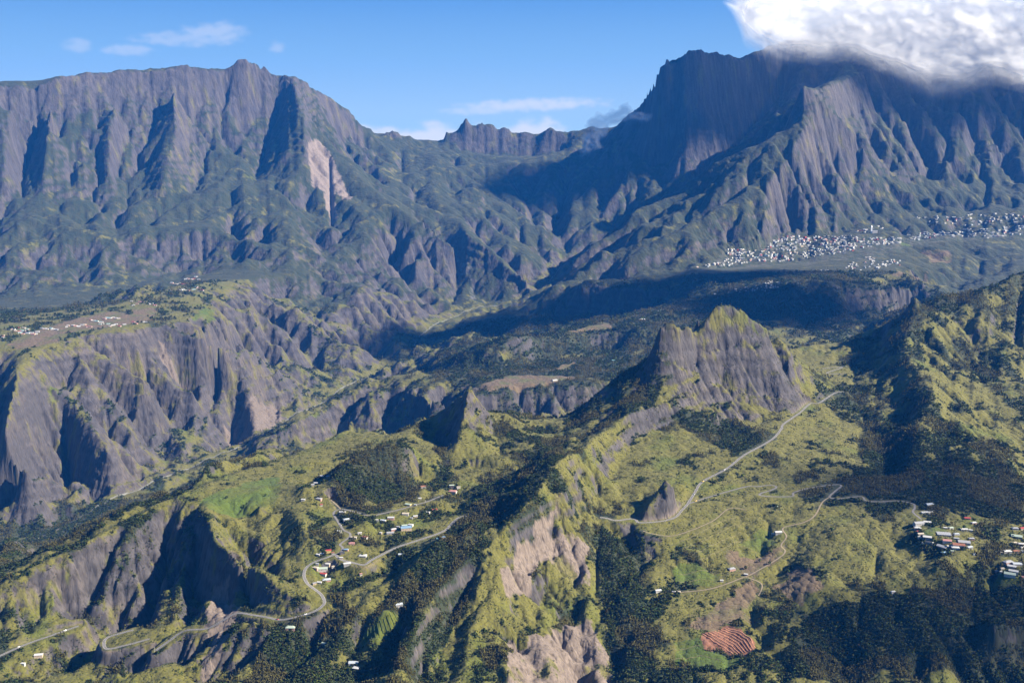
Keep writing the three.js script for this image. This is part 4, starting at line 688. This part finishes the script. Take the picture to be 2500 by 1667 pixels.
near([
  [640, 236, 126, 'pale', 'pale grey house above the right village in the trees'], [600, 376, 190, 'white', 'long white building at the upper edge of the right village', { kind: 'flat', deep: 0.25, turn: 0.15 }], [602, 545, 108, 'white', 'grey white shed at the head of the village green', { turn: -0.3 }], [450, 580, 150, 'grey', 'big grey roofed hall at the left of the village green', { h: 6 }],
  [432, 645, 106, 'white', 'white house below the big grey hall'], [446, 708, 66, 'red', 'red roofed house below the big grey hall'], [485, 752, 92, 'cream', 'cream house at the lower left of the village green'], [470, 805, 56, 'white', 'small white house at the left edge of the right village'], [602, 805, 128, 'white', 'long white house on the lower side of the village green', { turn: -0.35 }],
  [530, 910, 46, 'grey', 'small grey shed below the green in the trees'], [625, 895, 96, 'dark', 'dark roofed house in the trees below the green', { wall: 'w' }], [690, 908, 46, 'white', 'small white house at the right of the dark roof'], [915, 645, 58, 'white', 'white house at the upper right corner of the village green'], [1015, 645, 76, 'green', 'pale green house at the upper right of the village green'],
  [1240, 672, 100, 'white', 'white house beside the village street, upper left side'], [1355, 686, 54, 'white', 'small white house on the right of the village street'], [1415, 556, 78, 'white', 'white house at the top of the village street'], [1297, 476, 88, 'red', 'red roofed house at the top of the right village', { wall: 'p' }], [890, 745, 200, 'grey', 'low unfinished grey building on the village green', { kind: 'flat', h: 2.2, turn: -0.2 }],
  [1110, 752, 86, 'pale', 'pale blue roofed house left of the village street'], [1110, 830, 76, 'grey', 'grey house halfway down the village street'], [945, 868, 130, 'pink', 'big pink roofed house in the middle of the right village', { turn: -0.25 }], [1370, 832, 86, 'grey', 'grey house right of the village street in the trees'], [1242, 892, 176, 'grey', 'long grey white roofed building in the lower right village', { turn: -0.3, kind: 'gable' }],
  [1150, 940, 176, 'rust', 'long building with a half red half white roof in the lower right village', { turn: -0.3, kind: 'gable', wall: 'w' }], [1090, 990, 116, 'white', 'white house below the long red and white building'], [1340, 982, 88, 'pale', 'pale blue roofed house at the right end of the long buildings'], [985, 965, 80, 'cream', 'cream house with a dark red front in the lower village'],
  [862, 975, 150, 'grey', 'long grey white roof at the lower left of the right village', { turn: -0.9, kind: 'gable' }], [890, 1078, 84, 'blue', 'blue and white house at the lowest edge of the right village'], [1035, 1050, 46, 'green', 'small yellow green shed below the white house'], [1420, 1103, 50, 'white', 'white hut in the trees at the lower right of the village'],
  [1990, 1052, 118, 'white', 'white house at the top of the second village by the right edge'], [1905, 1077, 46, 'cream', 'small cream house left of the top white house in the second village'], [2012, 1240, 140, 'grey', 'large grey white house in the second village, left one of three'], [2162, 1272, 126, 'pale', 'large pale grey house in the second village, right of the grey white one'],
  [2080, 1315, 126, 'white', 'long white house in the middle of the second village', { turn: -0.5 }], [1910, 1352, 54, 'cream', 'small cream house at the left of the second village'], [2105, 1398, 130, 'white', 'long white house in the lower second village', { turn: -0.5 }], [2040, 1447, 160, 'green', 'long pale green house at the bottom of the second village', { turn: -0.45 }],
  [1815, 1402, 44, 'white', 'tiny white hut at the lower left of the second village'], [1885, 1412, 28, 'white', 'tiny white shed beside the long green house'], [2258, 652, 78, 'red', 'red roofed house at the right edge above the second village'], [2130, 652, 88, 'grey', 'grey pale house left of the red roof at the right edge'], [2160, 792, 150, 'green', 'pale green and cream house by the curved track at the right edge', { wall: 'c' }],
  [2110, 905, 76, 'cream', 'cream walled yard building below the curved track'], [2240, 925, 96, 'white', 'white house at the right edge under the curved track'], [2258, 985, 70, 'white', 'white low house at the right edge above the orange roofs'], [2150, 1050, 96, 'rust', 'orange roofed house right of the top white house in the second village'], [2258, 1052, 54, 'pale', 'pale blue house at the right edge beside the orange roof'], [2272, 1500, 60, 'pink', 'red pink roofed house at the lower right edge'],
], 2051, 1129, 0.132, 'houses of the right village');
// village on the left terrace, far off
const R1 = rng(404), mixRoof = (r) => ['white', 'white', 'white', 'pale', 'cream', 'grey', 'pink', 'red', 'white', 'cyan'][Math.floor(r * 10)];
{
  const rows = [[18, 740, 18, 762, 4], [60, 690, 190, 720, 10], [130, 720, 260, 740, 10], [280, 695, 380, 712, 6], [440, 670, 610, 690, 10], [600, 640, 700, 660, 5], [690, 620, 800, 635, 7], [660, 665, 850, 690, 8], [870, 650, 980, 665, 3], [870, 510, 970, 545, 5], [1000, 520, 1060, 550, 5], [1150, 380, 1250, 400, 5], [1250, 345, 1340, 375, 9], [1150, 435, 1370, 455, 9], [1300, 410, 1360, 440, 4]];
  for (const [x0, y0, x1, y1, n] of rows) for (let k = 0; k < n; k++) { const t = (k + R1()) / n, x = lerp(x0, x1, t), y = lerp(y0, y1, R1()); const rf = mixRoof(R1()); house(x * 0.3401, 517.4 + y * 0.3401, 5 + 3.2 * R1(), rf, `${rf} roofed small house in the ${y0 < 500 ? 'far upper' : y0 < 560 ? 'middle' : x0 < 280 ? 'left' : 'right lower'} part of the left terrace village`, { group: 'houses of the left terrace village', h: 3.4 }); }
}
// the town: the nearest rows one by one, the rest as a crowd
{
  const Z = (s) => s.split(' ').map((w) => { const [x, y] = w.split(',').map(Number); return new THREE.Vector3(1599.4 + 0.32 * x, 0, 489.2 + 0.32 * y); });
  const parts = [['650,165 1100,165 1480,180 1500,210 1160,260 1060,298 900,300 780,330 600,350 380,350 270,330 200,265 330,250 480,265 560,190', 440], ['0,390 270,320 400,370 120,388', 46], ['1480,150 1700,130 2352,90 2352,150 2100,182 1800,170 1560,205', 150], ['1560,20 2352,0 2352,70 1880,95 1560,60', 70], ['1050,400 1200,310 1300,320 1470,330 1460,380 1180,415', 60], ['800,432 840,415 950,410 900,432', 9], ['100,588 300,545 560,480 640,495 560,560 300,575', 78], ['1150,120 1190,100 1290,80 1370,110 1290,145 1150,140', 16]];
  const spots = [];
  for (const [text, n] of parts) {
    const poly = Z(text), xs = poly.map((p) => p.x), zs = poly.map((p) => p.z), a = Math.min(...xs), b = Math.max(...xs), c = Math.min(...zs), d = Math.max(...zs); let got = 0;
    for (let k = 0; k < 9000 && got < n; k++) { const u = lerp(a, b, R1()), v = lerp(c, d, R1()); if (!inside(poly, u, v) || noise(u / 9, v / 4) < -0.25) continue; const p = hit(u, v); if (!p || p.z > -4500 || p.z < -9600) continue; spots.push([u, v, p, 3.4 + 3.4 * R1() * R1() + 1.0 * R1(), mixRoof(R1() * R1()), R1()]); got++; }
  }
  spots.sort((p, q) => q[3] / Math.abs(q[2].z) - p[3] / Math.abs(p[2].z));
  const rest = spots.splice(Math.max(0, 300 - nHouse - 1));
  for (const [u, v, p, w, roof, r] of spots) house(u, v, w, roof, `${roof} roofed house in the ${u > 2060 ? 'right outskirts' : v > 640 ? 'shaded lower hamlet' : v > 605 ? 'lower fringe' : u < 1720 ? 'left end' : 'crowded middle'} of the town on the terrace`, { at: p, turn: r * 1.6 - 0.4, h: 3.5 + 3 * Math.round(r * r), group: 'houses of the town' });
  const col = new THREE.Color(), m = new THREE.Matrix4(), q = new THREE.Quaternion(), upv = new THREE.Vector3(0, 1, 0), [wg, rg] = houseShape('gable', 10, 7, 4), unit = mergeGeometries([wg.toNonIndexed(), rg].map((g) => { const h = g.clone(); h.deleteAttribute('uv'); return h; }));
  const crowd = new THREE.InstancedMesh(unit, new THREE.MeshStandardMaterial({ color: 0xffffff, roughness: 0.8 }), rest.length);
  rest.forEach(([, , p, w, roof, r], n) => { const s = w * Math.hypot(p.x, p.z) / FOC / 10; m.compose(p, q.setFromAxisAngle(upv, r * 1.6 - 0.4), new THREE.Vector3(s, 0.9 + 0.6 * r, s)); crowd.setMatrixAt(n, m); crowd.setColorAt(n, col.copy(ROOF[roof].color).multiplyScalar(0.55 + 0.3 * r)); });
  named(crowd, 'town_houses'); tag(crowd, 'hundreds of smaller white roofed houses further back in the town', 'houses', null, 'stuff'); scene.add(crowd); console.log('houses', nHouse, 'rest', rest.length);
}
// church of the town, with its white tower
{
  const p = hit(2003, 535); const g = named(new THREE.Group(), 'church'); g.position.copy(p); g.scale.setScalar(1.5);
  const nave = new THREE.BoxGeometry(26, 13, 11); nave.translate(14, 4.5, 0); part(g, 'nave', nave, WALL.w); const roof = houseShape('gable', 26, 11, 10.9)[1].clone(); roof.translate(14, 0, 0); part(g, 'roof', roof, ROOF.grey);
  const tower = new THREE.BoxGeometry(6, 34, 6); tower.translate(-2.5, 14, 0); part(g, 'tower', tower, mat(0.8, 0.8, 0.78)); const spire = new THREE.ConeGeometry(4.2, 9, 4); spire.rotateY(Math.PI / 4); spire.translate(-2.5, 35.5, 0); part(g, 'spire', spire, mat(0.75, 0.76, 0.78));
  tag(g, 'white church with a tall square tower above the town roofs', 'church'); scene.add(g);
}
// cars
{
  const proto = new THREE.Group(), b = new THREE.BoxGeometry(4.4, 0.75, 1.8); b.translate(0, 0.75, 0);
  const bodies = { white: mat(0.8, 0.8, 0.8, 0.35), yellow: mat(0.75, 0.5, 0.05, 0.4), dark: mat(0.05, 0.05, 0.06, 0.3), red: mat(0.5, 0.05, 0.04, 0.35) };
  part(proto, 'body', b, bodies.white); const cab = new THREE.CylinderGeometry(1.05, 1.4, 0.65, 4, 1); cab.rotateY(Math.PI / 4); cab.scale(1.25, 1, 0.85); cab.translate(-0.2, 1.42, 0); part(proto, 'cabin', cab, mat(0.06, 0.07, 0.08, 0.15));
  const wh = new THREE.CylinderGeometry(0.36, 0.36, 0.24, 12); wh.rotateX(Math.PI / 2); for (const [x, z] of [[1.35, 0.85], [1.35, -0.85], [-1.35, 0.85], [-1.35, -0.85]]) part(proto, 'wheel', wh, mat(0.03, 0.03, 0.03)).position.set(x, 0.36, z);
  const spots = [['hill_road', 701, 1408, 'white', 'white car on the road at the foot of the grassy spur', 1.15], ['village_road', 150, 1448, 'white', 'white van on the road at the lower left', 1.35], ['village_road', 42, 1486, 'white', 'white car on the road in the bottom left corner', 1.1], ['ridge_road', 1614, 1106, 'yellow', 'yellow truck climbing the road below the rock peak', 1.6], ['hairpin_road', 1597, 1150, 'yellow', 'yellow truck at the road junction on the hillside', 1.5], ['ridge_road', 1593, 1135, 'white', 'white car just above the road junction on the hillside', 1.2], ['ridge_road', 1664, 1079, 'white', 'white van on the road below the wooded slope', 1.3], ['upper_road', 784, 1206, 'white', 'white car on the village road below the fork', 1.1], ['upper_road', 831, 1180, 'dark', 'dark car parked at the foot of the wooded hill', 1.1], ['hill_road', 640, 1422, 'red', 'red car on the road under the grassy spur', 1.1]];
  spots.forEach(([road, u, v, paintName, label, s], n) => {
    const path = T.all.find((l) => l.road === road).path, p = hit(u, v); if (!p) return; let best = 1; path.forEach((q, k) => { if (k && k < path.length - 1 && Math.hypot(q[0] - p.x, -q[2] - p.z) < Math.hypot(path[best][0] - p.x, -path[best][2] - p.z)) best = k; });
    const [x, y, D] = path[best], a = path[best - 1], e = path[best + 1], o = n ? proto.clone() : proto; named(o, 'car'); o.position.set(x + (n % 2 ? 1.4 : -1.4) * (e[2] - a[2]) / 6, y + 0.12, -D); o.rotation.y = Math.atan2(e[2] - a[2], e[0] - a[0]); o.scale.setScalar(s); o.children[0].material = bodies[paintName]; tag(o, label, label.match(/truck|van|car/)[0]); scene.add(o);
  });
}
// poles
{
  const proto = new THREE.Group(), mast = new THREE.CylinderGeometry(0.14, 0.26, 13, 8); mast.translate(0, 6.2, 0); part(proto, 'mast', mast, mat(0.4, 0.39, 0.37)); const arm = new THREE.BoxGeometry(3.4, 0.2, 0.2); arm.translate(0, 11.8, 0); part(proto, 'crossarm', arm, mat(0.35, 0.34, 0.33));
  const ins = new THREE.CylinderGeometry(0.1, 0.14, 0.45, 6); for (const x of [-1.5, 0, 1.5]) part(proto, 'insulator', ins, mat(0.6, 0.6, 0.58)).position.set(x, x ? 12.1 : 12.9, 0);
  [[977, 1160, 'grey power pole standing in the gardens beside the upper road'], [1147, 1200, 'grey power pole on the shaded crest of the spur where the road passes'], [355, 1500, 'grey power pole beside the bend of the lower left road'], [1585, 1165, 'grey power pole near the road junction on the hillside']].forEach(([u, v, label], n) => { const p = hit(u, v); if (!p) return; const o = n ? proto.clone() : proto; named(o, 'utility_pole'); o.position.copy(p); o.rotation.y = n * 0.8; tag(o, label, 'power pole'); scene.add(o); });
}
// vineyard rows and terrace banks: low hedges and earth banks laid over the ground
function bank(pts, width, height, m, name, parent) {
  const path = []; for (let k = 0; k + 1 < pts.length; k++) { const n = Math.max(2, Math.round(pts[k].distanceTo(pts[k + 1]) / 2.5)); for (let s = k ? 1 : 0; s <= n; s++) { const x = lerp(pts[k].x, pts[k + 1].x, s / n), z = lerp(pts[k].z, pts[k + 1].z, s / n); path.push([x, heightAt(x, z), z]); } }
  const p = [], ix = [];
  path.forEach(([x, , z], k) => { const a = path[Math.max(0, k - 1)], b = path[Math.min(path.length - 1, k + 1)], dx = b[0] - a[0], dz = b[2] - a[2], l = Math.hypot(dx, dz) || 1, w = width * (0.8 + 0.35 * noise(x / 4, z / 4)) / 2, hh = height * (0.85 + 0.4 * noise(x / 3, z / 3 + 9)); for (const [s, y] of [[-1, -0.4], [-0.6, hh * 0.85], [0, hh], [0.6, hh * 0.85], [1, -0.4]]) { const X = x - dz / l * w * s, Z = z + dx / l * w * s; p.push(X, heightAt(X, Z) + y, Z); } if (k) for (let q = 0; q < 4; q++) { const e = k * 5 + q; ix.push(e - 5, e + 1, e, e - 5, e - 4, e + 1); } });
  const g = new THREE.BufferGeometry(); g.setAttribute('position', new THREE.Float32BufferAttribute(p, 3)); g.setIndex(ix); g.computeVertexNormals(); return part(parent, name, g, m);
}
{
  const L = (a, b, t) => [lerp(a[0], b[0], t), lerp(a[1], b[1], t)], P = (a) => hit(a[0], a[1]);
  const v = named(new THREE.Group(), 'vineyard'), dark = mat(0.03, 0.052, 0.012, 1, { side: THREE.DoubleSide });
  for (let k = 0; k < 10; k++) { const t = k / 9, a = P(L([836, 1455], [902, 1404], t)), b = P(L([834, 1477], [917, 1438], t)); if (a && b && a.distanceTo(b) < 220) bank([a, b], 2.6, 2.0, dark, 'vine_row', v); }
  tag(v, 'striped plot of planted rows on the dark slope left of the forest spur', 'vineyard'); scene.add(v);
  const f = named(new THREE.Group(), 'terraced_field'), earth = [mat(0.33, 0.155, 0.09, 1, { side: THREE.DoubleSide }), mat(0.25, 0.125, 0.075, 1, { side: THREE.DoubleSide })];
  for (let k = 0; k < 9; k++) { const t = k / 8, pts = [L([1672, 1443], [1612, 1456], t), L([1700, 1450], [1640, 1474], t), L([1722, 1464], [1668, 1490], t), L([1736, 1490], [1690, 1506], t)].map(P); if (pts.every(Boolean)) bank(pts, 3.2, 1.3, earth[k % 2], 'earth_bank', f); }
  tag(f, 'bare red earth field cut into curved terraces at the lower right', 'terraced field'); scene.add(f);
  const g = named(new THREE.Group(), 'terraced_slope'), pale = mat(0.12, 0.105, 0.05, 1, { side: THREE.DoubleSide });
  for (const row of ['1552,1248 1600,1228 1660,1196 1715,1180', '1565,1262 1620,1240 1680,1208 1720,1200', '1590,1275 1650,1246 1700,1222', '1600,1290 1660,1262 1705,1240 1740,1235', '1560,1318 1620,1310 1680,1318', '1550,1338 1610,1330 1650,1338', '1590,1400 1650,1390 1720,1400', '1580,1415 1650,1408 1725,1420', '1575,1432 1640,1425 1728,1434', '1545,1490 1600,1482 1640,1496', '1545,1515 1610,1505 1655,1516']) { const pts = row.split(' ').map((w) => P(w.split(',').map(Number))); if (pts.every(Boolean)) bank(pts, 1.4, 0.6, pale, 'terrace_edge', g); }
  tag(g, 'long pale terrace edges stepping down the green slope below the road junction', 'terraces'); scene.add(g);
}
// ---------- clouds: nested shells of thin vapour, denser to the middle, their shapes taken from a field of noise ----------
const vapour = (opacity) => new THREE.MeshPhysicalMaterial({ name: 'vapour', color: new THREE.Color().setRGB(0.95, 0.95, 0.95), roughness: 1, specularIntensity: 0, transmission: 0.6, thickness: 0, ior: 1.0, transparent: true, opacity, side: THREE.DoubleSide });
const N3 = new ImprovedNoise(), fbm3 = (x, y, z, n) => { let s = 0, a = 0.5; for (let k = 0; k < n; k++) { s += a * N3.noise(x + 40, y + 40, z + 40); x *= 2.07; y *= 2.07; z *= 2.07; a *= 0.45; } return s; };
function sample(nx, ny, nz, at, f) { const a = new Float32Array(nx * ny * nz); for (let k = 0, q = 0; k < nz; k++) for (let j = 0; j < ny; j++) for (let i = 0; i < nx; i++, q++) a[q] = f(...at(i, j, k)); return a; }
function shell(a, nx, ny, nz, at, level) {               // surface nets
  const id = new Int32Array(nx * ny * nz).fill(-1), p = [], ix = [], O = [0, 1, nx, nx + 1, nx * ny, nx * ny + 1, nx * ny + nx, nx * ny + nx + 1], E = [[0, 1], [2, 3], [4, 5], [6, 7], [0, 2], [1, 3], [4, 6], [5, 7], [0, 4], [1, 5], [2, 6], [3, 7]];
  for (let k = 0; k < nz - 1; k++) for (let j = 0; j < ny - 1; j++) for (let i = 0; i < nx - 1; i++) {
    const q = (k * ny + j) * nx + i; let x = 0, y = 0, z = 0, n = 0;
    for (const [e, f] of E) { const u = a[q + O[e]] - level, v = a[q + O[f]] - level; if (u > 0 === v > 0) continue; const t = u / (u - v); x += (e & 1) + t * ((f & 1) - (e & 1)); y += (e >> 1 & 1) + t * ((f >> 1 & 1) - (e >> 1 & 1)); z += (e >> 2) + t * ((f >> 2) - (e >> 2)); n++; }
    if (n) { id[q] = p.length / 3; p.push(...at(i + x / n, j + y / n, k + z / n)); }
  }
  const S = [1, nx, nx * ny];
  for (let k = 1; k < nz - 1; k++) for (let j = 1; j < ny - 1; j++) for (let i = 1; i < nx - 1; i++) {
    const q = (k * ny + j) * nx + i, u = a[q] > level;
    for (let c = 0; c < 3; c++) if (u !== a[q + S[c]] > level) { const s = S[(c + 1) % 3], t = S[(c + 2) % 3], A = id[q], B = id[q - s], C = id[q - s - t], D = id[q - t]; if (A < 0 || B < 0 || C < 0 || D < 0) continue; if (u) ix.push(A, B, C, A, C, D); else ix.push(A, C, B, A, D, C); }
  }
  const g = new THREE.BufferGeometry(); g.setAttribute('position', new THREE.Float32BufferAttribute(p, 3)); g.setIndex(ix); g.computeVertexNormals(); return g;
}
function soften(g, c) {                                   // light wanders through vapour: its shading follows the whole mass, hardly the single lumps
  const p = g.attributes.position, n = g.attributes.normal, v = new THREE.Vector3(), w = new THREE.Vector3();
  for (let k = 0; k < p.count; k++) { v.fromBufferAttribute(p, k).sub(c.at).divide(c.size).normalize(); w.fromBufferAttribute(n, k).lerp(v, 0.3).normalize(); n.setXYZ(k, w.x, w.y, w.z); }
}
function cloud(dims, at, f, layers, label) {
  const a0 = new THREE.Vector3(...at(0, 0, 0)), a1 = new THREE.Vector3(...at(...dims)), centre = { at: a0.clone().lerp(a1, 0.5), size: a1.clone().sub(a0).multiplyScalar(0.5) };
  centre.size.set(Math.abs(centre.size.x), Math.abs(centre.size.y), Math.abs(centre.size.z));
  const a = sample(...dims, at, f), o = named(new THREE.Group(), 'cloud');
  for (const [level, opacity] of layers) { const g = shell(a, ...dims, at, level); if (!g.index.count) continue; soften(g, centre); part(o, 'cloud_layer', g, vapour(opacity)); }
  tag(o, label, 'cloud'); scene.add(o);
}
{
  const base = [[1400, -330], [1600, -140], [1670, -20], [1712, 70], [1760, 108], [1830, 110], [1900, 128], [1990, 140], [2060, 156], [2140, 178], [2200, 184], [2290, 170], [2352, 176], [2500, 190], [3000, 200]];
  const baseV = (u) => { let k = 0; while (k < base.length - 2 && u > base[k + 1][0]) k++; return lerp(base[k][1], base[k + 1][1], clamp((u - base[k][0]) / (base[k + 1][0] - base[k][0]), 0, 1)); };
  const at = (i, j, k) => [1500 + i * 15, 2330 + j * 13, -8900 - k * 20];
  cloud([270, 90, 46], at, (x, y, z) => {
    const D = -z, e = (y - EYE) / D, a = (e * Math.cos(PITCH) + Math.sin(PITCH)) / (Math.cos(PITCH) - e * Math.sin(PITCH)), v = CV - a * FOC, u = CU + x / D * FOC * (Math.cos(PITCH) + a * Math.sin(PITCH));
    const fb = (baseV(u) - v) / 60, fd = 1.5 * (1 - Math.abs((D - 9420) / 340)), top = (3245 - y) / 90, right = (5450 - x) / 200, left = (x - 1900 - Math.max(0, y - 3080) * 1.0) / 210 + 0.9 * fbm3(x / 300, y / 260, z / 300 + 5, 4), m = Math.min(fb, fd, top, right, left);
    return Math.max(-2, m) < -1.6 ? -2 : Math.min(m, 0.9) + 1.0 * fbm3(x / 680, y / 460, z / 680, 4) + 0.2 * fbm3(x / 150, y / 110, z / 150, 3) + 0.03;
  }, [[-0.46, 0.012], [-0.38, 0.018], [-0.3, 0.028], [-0.21, 0.045], [-0.1, 0.07], [0, 0.09], [0.1, 0.12], [0.22, 0.17], [0.36, 0.26], [0.55, 0.5]], 'big white grey cloud wrapped round the summit of the right mountain');
  const P = [[1345, 338], [1368, 305], [1400, 276], [1440, 262], [1482, 268]].map(([u, v]) => { const [a, b] = sight(u, v); return [a * 9500, EYE + b * 9500]; });
  const at3 = (i, j, k) => [P[0][0] - 150 + i * 9, P[0][1] - 130 + j * 9, -9440 - k * 16];
  cloud([105, 70, 12], at3, (x, y, z) => {
    let d = 1e9; for (let k = 0; k < 4; k++) { const [ax, ay] = P[k], [bx, by] = P[k + 1], t = clamp(((x - ax) * (bx - ax) + (y - ay) * (by - ay)) / ((bx - ax) ** 2 + (by - ay) ** 2), 0, 1); d = Math.min(d, Math.hypot(x - lerp(ax, bx, t), y - lerp(ay, by, t)) / (70 + 30 * Math.sin(t * 3 + k))); }
    return 0.75 * (1 - d) - Math.max(0, Math.abs(-z - 9530) / 90 - 0.3) + 1.3 * fbm3(x / 120, y / 100, z / 120, 5);
  }, [[0, 0.07], [0.12, 0.09], [0.26, 0.12], [0.42, 0.14]], 'small wisp of mist drifting in front of the mountain pass');
  // clouds out of the picture whose shadows lie on the land in it
  SHADE.forEach(([u, v, D, rx, rz, H0], n) => {
    const g = sight(u, v), t = (H0 - EYE - g[1] * D) / SUN.y, c = [g[0] * D + SUN.x * t, H0, -D + SUN.z * t];
    cloud([44, 12, 44], (i, j, k) => [c[0] + (i / 43 - 0.5) * 2.6 * rx, c[1] + (j - 3) * 40, c[2] + (k / 43 - 0.5) * 2.6 * rz], (x, y, z) => 1 - Math.hypot((x - c[0]) / rx, (y - c[1] - 60) / 190, (z - c[2]) / rz) + 0.8 * fbm3(x / 420 + n * 7, y / 300, z / 420, 4), n < 3 ? [[0, 0.3], [0.15, 0.5], [0.35, 0.9]] : [[0, 0.1], [0.15, 0.13], [0.35, 0.15]], `fair weather cloud high over the right side of the valley, ${['largest of the five', 'over the lower hamlet', 'over the dark canyon', 'over the wooded slope', 'nearest of the five'][n]}`);
  });
}
renderer.render(scene, camera);
